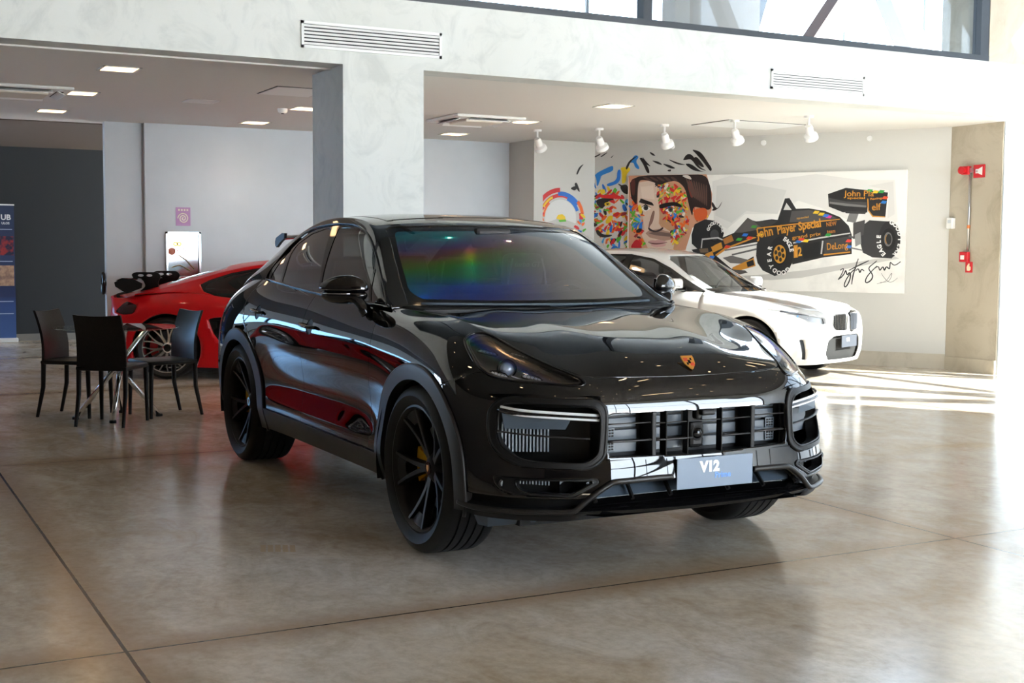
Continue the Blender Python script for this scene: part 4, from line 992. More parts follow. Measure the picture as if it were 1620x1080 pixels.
# ---- ceiling fittings
M_lampw = pbsdf('warm_lamp', (1,.8,.5), .5, emit=(1,.62,.30), estr=5)
M_lamph = pbsdf('warm_lamp_far', (1,.8,.5), .5, emit=(1,.70,.40), estr=16)
def downlight(x, y, z, label, on=True, s=.16, group='recessed downlights in the low ceiling', lamp=None):
    t = thing('downlight', label, 'ceiling light', (x,y,z), 0, group)
    m = MB()
    for a, b, c, d in ((-s,s,-s,-s+.025),(-s,s,s-.025,s),(-s,-s+.025,-s,s),(s-.025,s,-s,s)): m.box(((a+b)/2,(c+d)/2,-.003), (b-a,d-c,.006))
    m.build('light_trim', M_white_s, t)
    m = MB(); m.box((0,0,-.0015), (2*s-.05,2*s-.05,.003)); m.build('light_lens', (lamp or M_lampw) if on else M_white_s, t)
    return t
DL = [((-5.82,-1.14),'lit square downlight in the low ceiling nearest the left beam'),((-7.75,-1.14),'lit square downlight beside the ceiling air conditioner on the left'),((-9.6,-1.15),'lit square downlight between the air conditioner and the dark doorway'),((-12.0,-1.4),'lit square downlight in front of the charcoal wall'),((-9.7,1.17),'lit square downlight above the red car near the white wall'),((-7.93,1.21),'lit square downlight just left of the square column'),((-9.8,3.84),'lit square downlight right of the column near the back wall'),((-7.96,3.87),'lit square downlight beside the ceiling air conditioner right of the column'),((-6.03,3.9),'lit square downlight close behind the beam right of the column')]
for (x, y), lb in DL: downlight(x, y, ZC, lb)
downlight(-7.81,.05, ZC, 'unlit square downlight among the lit ones left of the column', False)
# far ceiling above the black car: rows of downlights, seen as reflections in the paint
k = 0
for x in np.arange(-3.2,11.5,1.85):
    for y in np.arange(-7.6,9.5,2.15):
        if -4.2 < x+.35*(k%3-1) < -2.8 and 4.6 < y+.3*((k*7)%5-2)/2 < 6: k += 1; continue
        t = thing('ceiling_spot', 'round warm ceiling light of the high ceiling over the black SUV, mirrored in its paint', 'ceiling light', (x+.35*(k%3-1),y+.3*((k*7)%5-2)/2,6.6), 0, 'downlights of the high ceiling'); k += 1
        m = MB(); m.lathe([(0,-.012),(.05,-.012),(.062,-.004),(.062,0)], 16, 'z'); m.build('spot_lens', M_lamph, t)
def cassette(x, y, rz, label):
    t = thing('ceiling_air_conditioner', label, 'air conditioner', (x,y,ZC), rz, 'ceiling air conditioners')
    m = MB(); m.box((0,0,-.015), (.86,.86,.03), bev=.012); m.build('panel', M_white_s, t)
    m = MB(); m.box((0,0,-.045), (.46,.46,.035), bev=.012); m.build('intake_grille', pbsdf('warm_white', srgb(226,220,206), .5), t)
    for a in range(4):
        ca, sa = math.cos(a*PI/2), math.sin(a*PI/2)
        m = MB(); m.box((.33*ca,.33*sa,-.040), (.09 if a % 2 == 0 else .5, .5 if a % 2 == 0 else .09, .006), R=(Euler((0,.45*ca,0)) if a % 2 == 0 else Euler((-.45*sa,0,0))).to_matrix()); m.build('flap', M_white_s, t)
        m = MB(); m.box((.33*ca,.33*sa,-.0305), (.07 if a % 2 == 0 else .46, .46 if a % 2 == 0 else .07, .002)); m.build('air_slot', M_darkwall, t)
cassette(-7.72,-1.70, 0, 'white ceiling air conditioner cut by the left edge of the photo'); cassette(-7.90,3.22, .0, 'white ceiling air conditioner right of the square column')
def hatch(x, y, w, d, label):
    t = thing('ceiling_hatch', label, 'access panel', (x,y,ZC), 0, 'ceiling access panels')
    m = MB(); m.box((0,0,-.004), (w,d,.008)); m.build('hatch_panel', M_white_s, t)
    m = MB(); 
    for sx in (-1,1): m.box((sx*(w/2+.008),0,-.002), (.012,d+.03,.004))
    for sy in (-1,1): m.box((0,sy*(d/2+.008),-.002), (w+.03,.012,.004))
    m.build('hatch_gap', M_darkwall, t)
hatch(-6.55,.62,.62,.5, 'flush ceiling access panel beside the square column'); hatch(-6.85,6.30,.70,1.1, 'large flush ceiling access panel in front of the mural')
t = thing('smoke_detector', 'small white smoke detector on the ceiling left of the column', 'smoke detector', (-8.06,.99,ZC))
m = MB(); m.lathe([(0,-.05),(.035,-.05),(.05,-.035),(.055,0)], 24, 'z'); m.build('detector_body', M_white_s, t, 40)
m = MB(); m.lathe([(0,-.056),(.016,-.056),(.016,-.05)], 12, 'z'); m.build('detector_sensor', M_darkwall, t)
NM = ['leftmost','second','middle','fourth','rightmost']
for i, (x, y) in enumerate([(-8.7,4.47),(-8.16,5.04),(-7.35,5.45),(-6.51,5.84),(-5.71,6.24)]):
    t = thing('spotlight', NM[i]+' of the five white ceiling spotlights aimed at the mural', 'spotlight', (x,y,ZC), mural_rz, 'spotlights in front of the mural')
    m = MB(); m.lathe([(0,-.025),(.05,-.025),(.055,0)], 20, 'z'); m.tube([(0,0,-.02),(0,0,-.10)], .012, 8); m.build('mount', M_white_s, t)
    R = Euler((math.radians(40),0,0)).to_matrix(); m = MB(); prof = [(0,.05),(.035,.05),(.045,.02),(.045,-.05),(.075,-.075),(.08,-.12),(.07,-.12),(.055,-.085),(0,-.08)]
    m.lathe(prof, 24, 'z'); V = (A3(m.V)@A3(R).T)+A3([0,.02,-.15]); m.V = [tuple(v) for v in V]; m.build('lamp_head', M_white_s, t, 35)
# thin hooks above the mural
for i, s in enumerate((1.35,2.63,4.0)):
    p = WB+We*s+Wn*.02
    t = thing('ceiling_sensor', ['left','middle','right'][i]+' of the three small round fittings at the top of the mural wall', 'sensor', (p[0],p[1],2.80), mural_rz, 'small fittings above the mural')
    m = MB(); m.lathe([(0,-.03),(.03,-.03),(.035,0)], 16, 'y'); m.build('fitting_body', M_white_s, t)
# ---- fire alarm run on the concrete column
Yc = 8.53
def sign_plate(name, label, cat, x, z, w, h, col, parts):
    t = thing(name, label, cat, (x,Yc,z)); m = MB(); m.box((0,-.006,0), (w,.012,h), bev=.002); m.build('plate', col, t)
    for nm, poly, mt in parts:
        m = MB(); m.prism(poly, -.0135, -.012, 'y'); m.build(nm, mt, t)
    return t
sign_plate('alarm_sign', 'red square alarm sign with a white horn symbol at the top of the pipe', 'sign', -5.375,2.355,.165,.15, M_red_s, [('symbol', [(-.05,-.025),(-.05,.025),(-.01,.025),(.05,.05),(.05,-.05),(-.01,-.025)], M_white_s), ('symbol_hole', [(-.04,-.012),(-.04,.012),(-.018,.012),(-.018,-.012)], M_red_s)])
t = thing('alarm_siren', 'red alarm siren on the concrete column beside the alarm sign', 'alarm siren', (-5.55,Yc,2.37)); m = MB(); m.box((0,-.03,0), (.11,.06,.10), bev=.01); m.build('siren_body', M_red_s, t)
m = MB(); m.lathe([(0,-.12),(.045,-.12),(.03,-.06),(.02,-.06)], 20, 'y'); m.build('siren_horn', M_red_s, t, 35); m = MB(); m.box((.08,-.02,.0), (.05,.04,.05)); m.build('siren_bracket', M_alu, t)
t = thing('conduit_pipe', 'grey vertical conduit pipe running down the concrete column', 'pipe', (-5.50,Yc,1.9)); m = MB(); m.tube([(0,-.018,.46),(0,-.018,-.47)], .014, 10); m.build('pipe', M_alu, t, True)
m = MB(); m.tube([(0,-.018,-.17),(0,-.018,-.21)], .018, 10); m.build('coupling', pbsdf('orange_band', srgb(226,130,70), .5), t, True)
t = thing('call_point', 'red fire call point box at the foot of the conduit pipe', 'fire call point', (-5.54,Yc,1.355)); m = MB(); m.box((0,-.025,0), (.125,.05,.12), bev=.008); m.build('box', M_red_s, t); m = MB(); m.box((-.01,-.052,-.005), (.055,.004,.05)); m.build('break_glass', M_white_s, t)
sign_plate('call_point_sign', 'small red sign with a pale hand symbol below the call point', 'sign', -5.485,1.235,.10,.125, M_red_s, [('symbol', [(-.025,-.04),(-.03,0),(-.02,.02),(0,.045),(.012,.042),(.01,.01),(.03,.005),(.03,-.03),(.01,-.045)], pbsdf('pale_yellow', srgb(240,224,190), .5))])
t = thing('wall_switch', 'white thermostat plate at the edge where column meets mural wall', 'switch', (-5.76,Yc,1.755)); m = MB(); m.box((0,-.03,0), (.09,.06,.13), bev=.008); m.build('case', M_white_s, t); m = MB(); m.box((0,-.061,.02), (.05,.002,.04)); m.build('display', M_wwhite, t)
# ---- hose sign and cabinet on the white wall
Xw = -10.42
t = thing('hose_sign', 'purple square hose-reel sign above the fire cabinet', 'sign', (Xw,.472,1.785)); m = MB(); m.box((.004,0,0), (.008,.178,.224)); m.build('plate', pbsdf('purple_sign', srgb(186,140,190), .5), t)
cr = pbsdf('cream_print', srgb(240,234,214), .5)
sp = [( .010, (.010+.010*a/1.0)*math.cos(a)*.6, -.022+(.010+.010*a)*math.sin(a)*.6) for a in np.linspace(0, 5*PI, 70)]
sp = [(.010, .0042*a*math.cos(a), -.022+.0042*a*math.sin(a)) for a in np.linspace(1, 5*PI, 80)]
m = MB(); m.tube(sp, .0065, 4, flat=.3); m.build('hose_symbol', cr, t)
m = MB(); 
for k in range(4): m.box((.0085,-.05+k*.034,.08), (.001,.02,.022))
m.build('heading_mark', cr, t)
t = thing('fire_cabinet', 'chrome framed fire hose cabinet with mirrored glass and red lettering behind the red car', 'fire cabinet', (Xw,.467,1.315)); W2, H2 = .215, .285
m = MB()
for a, b, c, d in ((-W2,W2,H2-.03,H2),(-W2,W2,-H2,-H2+.03),(-W2,-W2+.03,-H2,H2),(W2-.03,W2,-H2,H2)): m.box((.02,(a+b)/2,(c+d)/2), (.04,b-a,d-c), bev=.004)
m.build('frame', M_silver, t)
mc = pbsdf('cabinet_glass', (.34,.37,.40), .10, .9)
m = MB(); m.box((.012,0,0), (.012,2*W2-.05,2*H2-.05)); m.build('glass_door', mc, t)
text_mesh('lettering', 'INCENDIO', .058, M_red_s, t, (.0195,-.118,.045), (PI/2,0,PI/2), bold=.001, sx=.85)
brass = pbsdf('brass_fitting', srgb(180,150,60), .3, .8)
m = MB(); m.lathe([(.012,0),(.028,0),(.028,.008)], 18, 'x', (.019,-.095,.135)); m.lathe([(.012,0),(.028,0),(.028,.008)], 18, 'x', (.019,-.05,.135)); m.build('coupling', brass, t)
m = MB(); m.lathe([(0,.006),(.04,.002),(.045,0)], 20, 'x', (.019,-.14,.045)); m.build('valve_wheel', pbsdf('copper_red', srgb(190,90,50), .4), t)
m = MB(); m.tube([(.021,-.06,0),(.021,.03,-.06),(.021,.13,-.17)], .016, 6, flat=.4); m.tube([(.021,-.14,-.15),(.021,-.05,-.12),(.021,.08,-.19)], .016, 6, flat=.4); m.build('hose', pbsdf('hose_tan', srgb(170,140,96), .6), t)
# ---- roll-up banner
t = thing('roll_up_banner', 'dark blue roll-up banner with white lettering in front of the charcoal wall', 'banner', (-14.8,-1.40,0))
M_bn = pbsdf('banner_blue', srgb(28,48,88), .4)
N, L, b = nodes(M_bn); tc = N.new('ShaderNodeTexCoord'); sp_ = N.new('ShaderNodeSeparateXYZ'); cr_ = N.new('ShaderNodeValToRGB'); mpz = N.new('ShaderNodeMapRange'); mpz.inputs['From Max'].default_value = 2.0
L.new(tc.outputs['Object'], sp_.inputs[0]); L.new(sp_.outputs[2], mpz.inputs[0]); L.new(mpz.outputs[0], cr_.inputs[0])
e = cr_.color_ramp.elements; e[0].position = 0; e[0].color = srgb(64,96,150); e[1].position = 1; e[1].color = srgb(30,46,78)
for p, c in ((.28,srgb(44,72,128)),(.34,srgb(24,40,84)),(.6,srgb(30,50,92))): x = e.new(p); x.color = c
L.new(cr_.outputs[0], b.inputs['Base Color'])
m = MB(); m.box((0,0,1.03), (.01,.86,1.96)); m.build('fabric', M_bn, t)
m = MB(); m.box((.0,0,.03), (.16,.90,.06), bev=.01); m.box((0,0,2.02), (.03,.87,.02)); m.build('cassette', M_white_s, t)
text_mesh('lettering', 'UB', .11, M_white_s, t, (.007,.245,1.80), (PI/2,0,PI/2), bold=.003); text_mesh('lettering', 'ULOS', .045, M_white_s, t, (.007,.255,1.735), (PI/2,0,PI/2), bold=.001)
ph = MB(); ph.box((.0065,.25,1.42), (.003,.33,.28)); ph.build('photo_print', add_noise_color(pbsdf('print_dark', (.1,.05,.05), .5), srgb(24,30,60), srgb(150,40,44), 9, 3, lo=.45, hi=.6), t)
ph = MB(); ph.box((.0065,.25,.98), (.003,.33,.30)); ph.build('photo_print', add_noise_color(pbsdf('print_warm', (.4,.3,.2), .5), srgb(120,92,84), srgb(196,160,130), 8, 4), t)
for z in (1.66,1.19,.60,.42): ph = MB(); ph.box((.0065,.28,z), (.002,.24,.012)); ph.build('small_print', pbsdf('print_pale', srgb(170,184,210), .5), t)
t = thing('door_pull', 'black oval door pull on the edge of the dark doorway', 'handle', (-10.56,-.43,.97)); m = MB(); m.tube([(-.05*math.cos(a),-.03,.12*math.sin(a)) for a in np.linspace(0, 2*PI, 28, endpoint=False)], .022, 8, closed=True); m.box((0,-.02,.0),(.05,.05,.05)); m.build('pull_ring', M_gblack, t, True)
# faint row of scuffed bars on the floor beside the front wheel
mk = MB(); ux, vx = A3([.076,.154,0])/5, A3([.135,-.041,0])
for k in range(5):
    p = A3([-.46,-1.546,.0006])+ux*k
    mk.add([p, p+ux*.72, p+ux*.72+vx, p+vx], [(0,1,2,3)])
tag(mk.build('floor_mark', pbsdf('scuff_brown', srgb(200,180,152), .2, spec=.5)), 'faint row of small brown bars marked on the concrete floor', 'floor mark')
# ------------------------------------------------------------------ other cars
def simple_car(root, sk, gh, hd, paint, cfg):
    """half grids -> body panels, glass and wheels; cfg holds outlines in (x, z) and options"""
    Gs = sym_surf(sk, 8, 64); S = Skin(Gs)
    if S.N[len(S.N)//3][1] > 0: S = Skin(Gs, True)
    sidef = lambda c: c[:,1] < -.45
    for (cx, cz, a, b) in cfg['arches']: S.cut(XZ, arc(cx, cz, a, b), 9, (0,), sidef)
    for lab, poly, only, wh in cfg.get('cuts', []): S.cut(XZ, poly, lab, only, wh or sidef)
    for lab, poly, only in cfg.get('front_cuts', []): S.cut(YZ, poly, lab, only, lambda c: c[:,0] > .2)
    V, F = S.panel(0, lip=.03); weld(mesh('body', *both(V, F), paint, root, 40))
    for lab, nm, mat, off, two in cfg.get('panels', []):
        V, F = S.panel(lab, off=off, lip=.02)
        if len(V):
            if two: pair(nm, V, F, mat, root)
            else: weld(mesh(nm, *both(V, F), mat, root, 40))
    mesh('body_liner', *both(S.V-S.N*.06, [tuple(q) for q in S.F[S.lab != 9]]), M_dark, root, True)
    Hg = half_surf(hd, 40, 6); H = Skin(Hg)
    if H.N[len(H.N)//2][2] < 0: H = Skin(Hg, True)
    V, F = H.panel(0); weld(mesh('hood', *both(V, F), paint, root, 40))
    Gg = half_surf(gh, 120, 10, False); R = Skin(Gg)
    if R.N[60*Gg.shape[1]+12][1] > 0: R = Skin(Gg, True)
    R.cut(XZ, cfg['dlo'], 2, (0,), lambda c: c[:,1] < -.35)
    for i, p in enumerate(cfg['windows']): R.cut(XZ, p, 3+i, (2,), lambda c: c[:,1] < -.35)
    R.cut(YZ, cfg['ws'], 20, (0,), lambda c: c[:,0] > cfg['ws_x']); R.cut(XY, cfg['rw'], 21, (0,))
    V, F = R.panel(0, gap=.001); weld(mesh('roof', *both(V, F), paint, root, 40))
    V, F = R.panel(2, gap=0, lip=.01, off=-.002); pair('window_surround', V, F, M_gblack, root)
    for i in range(len(cfg['windows'])):
        V, F = R.panel(3+i, gap=0, lip=0, off=-.004)
        if len(V): pair('side_window', V, F, cfg.get('glass', M_glassd), root)
    for lab, nm in ((20,'windscreen'),(21,'rear_window')):
        V, F = R.panel(lab, gap=0, lip=0, off=-.003)
        if len(V): weld(mesh(nm, *both(V, F), cfg.get('glass2', M_glassc), root, 40))
    for sy in (1, -1):
        for (cx, cz, a, b) in cfg['arches']:
            V = []; F = []; n = 30
            for t in np.linspace(-.3, PI+.3, n): V += [(cx+a*1.01*math.cos(t), -(cfg['half']-.02)*sy, cz+b*1.01*math.sin(t)), (cx+a*1.01*math.cos(t), -.5*sy, cz+b*1.01*math.sin(t))]
            for i in range(n-1): F.append((2*i,2*i+1,2*i+3,2*i+2))
            F.append(tuple(2*i+1 for i in range(n))); mesh('arch_liner', V, F, M_liner, root)
    return S
def mesh_wheel(parent, loc, rz, R, w, rr, mat, spokes, caliper):
    W = sub('wheel', parent, loc, (0,0,rz)); h = w/2
    mb = MB(); mb.lathe(tyre_profile(R, w, rr), 64, 'y'); mb.build('tyre', M_tyre, W, 35)
    rim = MB(); rim.lathe([(rr+.004,-h*.8),(rr+.004,-h*.86),(rr-.008,-h*.86),(rr-.02,-h*.6),(rr-.03,h*.4),(rr,h*.8)], 56, 'y'); yo = -h*.8
    for k in range(spokes):
        a = 2*PI*k/spokes+.16
        for s_ in (-1, 1): spoke_bar(rim, rr*.42, rr-.010, a+s_*.03, a+s_*.19, .024, .017, yo+.025, yo+.004, .03, .025, 4)
        spoke_bar(rim, .05, rr*.46, a, a, .034, .034, yo+.035, yo+.024, .03, .03, 3)
    rim.lathe([(0,yo+.02),(.045,yo+.02),(.06,yo+.03),(.07,yo+.06)], 28, 'y'); rim.build('rim', mat, W, 40)
    m = MB(); m.lathe([(0,0),(.036,0),(.040,.006),(.040,.012)], 24, 'y', (0,yo+.010,0)); m.build('hub_cap', M_gblack, W, 40)
    m = MB(); m.lathe([(.06,0),(rr*.70,0),(rr*.70,.03),(.06,.03)], 40, 'y', (0,yo+.10,0)); m.build('brake_disc', M_disc, W, 30)
    m = MB()
    for (r0, r1, y0, y1) in ((rr*.46,rr*.76,-.02,0),(rr*.70,rr*.78,-.02,.05)): m.lathe([(r0,y0),(r1,y0),(r1,y1),(r0,y1)], 10, 'y', (0,yo+.10,0), True, PI-.45, PI+.45)
    m.build('brake_caliper', caliper, W, 30)
    return W
def gh_rows(GHl, bulge=.02):
    out = []
    for b, e, c in GHl:
        b, e = A3(b), A3(e); row = []
        for f in (0,.33,.66,.9,1):
            p = b+(e-b)*f; p[1] -= bulge*math.sin(PI*f); row.append(p)
        for f in (.92,.70,.46,.23,0): row.append(A3([c[0]+(e[0]-c[0])*f**2.2, e[1]*f, c[1]+(e[2]-c[1])*f**2.5]))
        out.append(row)
    return out
def hd_rows(HDl, dip=-.012):
    out = []
    for i, (c, g) in enumerate(HDl):
        k = min(1, i/2); row = []
        for f, dz in ((0,0),(.22,0),(.45,0),(.65,.8),(.84,.7),(1,0)): row.append((c[0]+(g[0]-c[0])*f**2, g[1]*f, c[1]+(g[2]-c[1])*f**2.2+dip*dz*k))
        out.append(row)
    return out
def shell(cols, xs=None):
    """cols: list of (x list or x, y list, z list)"""
    out = []
    for X, Y, Z in cols:
        n = len(Z); X = [X]*n if isinstance(X, (int, float)) else X; Y = [Y]*n if isinstance(Y, (int, float)) else Y
        out.append([(x, -y, z) for x, y, z in zip(X, Y, Z)])
    return out
def holed_plate(name, outer, holes, th, y, mat, parent):
    cu = bpy.data.curves.new(name, 'CURVE'); cu.dimensions = '2D'; cu.fill_mode = 'BOTH'; cu.extrude = th/2
    for pl in [outer]+list(holes):
        sp = cu.splines.new('POLY'); sp.points.add(len(pl)-1); sp.use_cyclic_u = True
        for q, (a, b) in zip(sp.points, pl): q.co = (a, b, 0, 1)
    tmp = bpy.data.objects.new(name+'_c', cu); COL.objects.link(tmp); dg = bpy.context.evaluated_depsgraph_get(); me = bpy.data.meshes.new_from_object(tmp.evaluated_get(dg)); bpy.data.objects.remove(tmp)
    me.name = name; me.materials.clear(); me.materials.append(mat); o = bpy.data.objects.new(name, me); link(o, parent); o.location = (0,y,0); o.rotation_euler = (PI/2,0,0); return o
# ---- red sports car with a high rear wing
M_redp = pbsdf('red_car_paint', srgb(190,4,14), .5, 0, .4, .15, coat_rough=.02)
SKR = shell([
 ([.90,.93,.93,.90,.85,.78,.70], 0, [.14,.24,.36,.47,.55,.61,.65]),
 ([.86,.89,.89,.86,.81,.74,.66], .38, [.14,.24,.36,.47,.55,.61,.66]),
 ([.68,.71,.71,.68,.62,.55,.46], [.70,.72,.72,.71,.69,.65,.58], [.14,.24,.36,.48,.57,.66,.72]),
 ([.40,.42,.42,.40,.36,.30,.22], [.85,.87,.87,.86,.83,.77,.63], [.13,.24,.37,.50,.62,.74,.80]),
 (0.0, [.87,.885,.89,.885,.865,.80,.62], [.12,.25,.40,.55,.68,.79,.845]),
 (-.40, [.86,.875,.875,.87,.85,.80,.70], [.12,.25,.40,.55,.68,.79,.86]),
 (-.85, [.85,.87,.865,.865,.865,.845,.80], [.12,.25,.40,.55,.68,.79,.862]),
 (-1.40, [.85,.87,.865,.865,.868,.845,.785], [.12,.25,.40,.55,.68,.79,.862]),
 (-1.80, [.86,.88,.88,.885,.885,.86,.785], [.12,.25,.40,.55,.68,.80,.87]),
 (-2.15, [.88,.895,.90,.905,.905,.875,.755], [.13,.25,.40,.55,.68,.82,.915]),
 (-2.484, [.89,.90,.905,.905,.90,.86,.70], [.14,.25,.40,.55,.68,.82,.918]),
 (-2.78, [.87,.885,.89,.89,.875,.82,.64], [.16,.26,.40,.55,.67,.80,.895]),
 (-3.02, [.79,.81,.82,.825,.82,.78,.62], [.20,.28,.40,.55,.67,.78,.862]),
 ([-3.13,-3.15,-3.17,-3.18,-3.18,-3.17,-3.19], [.50,.52,.53,.54,.54,.53,.50], [.22,.30,.42,.56,.67,.77,.865]),
 ([-3.18,-3.20,-3.22,-3.23,-3.23,-3.22,-3.26], 0, [.22,.30,.42,.56,.67,.77,.875])])
GHR = [((-.45,-.715,.865),(-.42,-.66,.872),(-.22,.872)), ((-.65,-.78,.862),(-.68,-.63,1.0),(-.45,.99)), ((-.88,-.80,.862),(-.95,-.575,1.14),(-.72,1.13)), ((-1.10,-.80,.862),(-1.22,-.535,1.215),(-1.02,1.245)),
 ((-1.40,-.79,.862),(-1.50,-.525,1.225),(-1.45,1.272)), ((-1.70,-.785,.868),(-1.85,-.53,1.165),(-1.85,1.235)), ((-1.95,-.775,.89),(-2.15,-.55,1.085),(-2.25,1.14)), ((-2.20,-.745,.918),(-2.45,-.58,1.0),(-2.62,1.03)), ((-2.50,-.70,.92),(-2.75,-.60,.925),(-2.98,.925)), ((-2.80,-.64,.898),(-2.98,-.60,.872),(-3.20,.875))]
HDR = [((.70,.65),(.55,-.45,.70)), ((.5,.71),(.40,-.52,.755)), ((.25,.77),(.18,-.60,.815)), ((0,.82),(-.05,-.63,.845)), ((-.22,.86),(-.40,-.69,.86))]
ell = lambda cx, cz, a, b: arc(cx, cz, a, b, 60)
def red_car(label, loc, rz):
    t = thing('sports_car', label, 'car', loc, rz)
    dlo = [(-.45,.86),(-.72,1.02),(-.95,1.135),(-1.22,1.20),(-1.5,1.20),(-1.85,1.135),(-2.08,1.06),(-2.17,1.01),(-2.11,.935),(-1.96,.885),(-1.7,.862),(-1.5,.85),(-.45,.8)]
    S = simple_car(t, SKR, gh_rows(GHR, .03), hd_rows(HDR), M_redp, dict(
        arches=[(0,.33,.365,.36),(-2.484,.335,.37,.37)], half=.89,
        cuts=[(3, round_poly([(-2.03,.655),(-1.84,.675),(-1.80,.58),(-1.87,.34),(-1.98,.50)], .03), (0,), None),
              (4, round_poly([(-3.05,.715),(-2.94,.83),(-2.80,.79),(-2.83,.70),(-2.95,.69)], .03), (0,), lambda c: c[:,1] < -.3),
              (5, [(-.55,.83),(-.55,.2),(-1.78,.2),(-1.83,.55),(-1.80,.70),(-1.74,.85),(-1.7,1.0),(-.55,1.0)], (0,), None)],
        panels=[(3,'side_intake',M_gblack,-.03,True),(4,'tail_light',pbsdf('smoked_red_lamp', (.03,.006,.006), .08),.002,True),(5,'door',M_redp,0,True)],
        dlo=dlo, windows=[round_poly([(-.62,.875),(-.95,1.11),(-1.22,1.18),(-1.48,1.18),(-1.55,.875)], .02), round_poly([(-1.62,.88),(-1.58,1.165),(-1.85,1.11),(-2.06,1.04),(-2.12,.99),(-2.08,.945),(-1.93,.90)], .03)],
        ws=[(.3,1.23),(-.42,1.20),(-.50,1.10),(-.58,.89),(-.6,.87),(.3,.85)], ws_x=-1.3, rw=[(-1.95,.3),(-1.95,-.40),(-2.6,-.44),(-2.65,.3)], glass2=M_glassc))
    for sy in (1, -1):
        for x, R, w_ in ((0,.325,.245),(-2.484,.335,.295)): mesh_wheel(t, (x,-(.885-w_/2)*sy,R), 0 if sy == 1 else PI, R, w_, .262, M_silver, 10, M_redcal)
        # wing uprights with their slots, end plates
        up = round_poly([(-2.74,.86),(-2.68,.94),(-2.70,1.02),(-2.66,1.09),(-2.70,1.135),(-2.94,1.135),(-2.99,1.11),(-2.96,1.06),(-2.86,1.05),(-2.83,.98),(-2.90,.92),(-2.90,.87)], .025, 3)
        holes = [[(-2.885+.034*math.cos(a), 1.098+.015*math.sin(a)) for a in np.linspace(0, 2*PI, 14, endpoint=False)], [(-2.79+.034*math.cos(a), 1.098+.015*math.sin(a)) for a in np.linspace(0, 2*PI, 14, endpoint=False)], [(-2.80+.028*math.cos(a), .915+.028*math.sin(a)) for a in np.linspace(0, 2*PI, 14, endpoint=False)]]
        holed_plate('wing_upright', up, holes, .020, -.40*sy, M_mblack, t)
        ep = [(-3.06,1.03),(-2.99,1.065),(-2.86,1.068),(-2.76,1.02),(-2.77,.97),(-2.93,.91),(-3.05,.985)]
        m = MB(); m.prism(ep, -.78*sy, -.765*sy, 'y'); m.build('wing_endplate', M_mblack, t)
        m = MB(); m.tube(curve([(-.62,-.80*sy,.87),(-.66,-.90*sy,.92)], 4), .02, 8); m.build('mirror_arm', M_gblack, t)
        m = MB(); m.lathe([(0,.06),(.05,.045),(.075,0),(.06,-.04),(0,-.05)], 16, 'x'); m.V = [(-.68+v[0]*1.0, -.95*sy+v[1]*1.35, .955+v[2]*.85) for v in m.V]; m.build('mirror_cap', M_gblack, t, True)
        sb = sub('seat', t)
        m = MB(); m.box((-1.42,-.34*sy,.72), (.14,.46,.55), bev=.05, R=Euler((0,math.radians(14),0)).to_matrix()); m.build('backrest', M_seat, sb, 40)
        m = MB(); m.box((-1.50,-.34*sy,1.02), (.10,.24,.16), bev=.04); m.build('headrest', M_seat, sb, 40)
    V = []; F = []; prof = [(-3.05,1.050),(-2.98,1.076),(-2.88,1.074),(-2.80,1.060),(-2.88,1.052),(-2.98,1.046)]
    for y in np.linspace(-.77,.77,15): V += [(px, y, pz) for px, pz in prof]
    for i in range(14):
        for k in range(6): F.append((i*6+k, i*6+(k+1)%6, (i+1)*6+(k+1)%6, (i+1)*6+k))
    o = mesh('wing_blade', V, F, [M_gblack, M_redp], t, 40, fm=[1 if abs((i//6)-7) < 5 and i % 6 < 1 else 0 for i in range(84)])
    m = MB(); m.box((-1.3,0,.45), (2.4,1.4,.4)); m.build('cabin_tub', M_int, t); m = MB(); m.box((-1.25,0,.16), (4.0,1.4,.08)); m.build('underbody', M_dark, t)
    m = MB(); m.box((-3.19,0,.27), (.20,1.1,.14), bev=.04); m.build('rear_diffuser', M_mblack, t)
    return t
M_redcal = pbsdf('red_caliper', srgb(170,20,30), .35)
red_car('red sports coupe with black high rear wing behind the glass table', (-7.972,2.395,0), math.radians(62))
red_car('second red sports coupe, out to the side, mirrored in the black SUV doors', (-9.4,-4.35,0), PI)
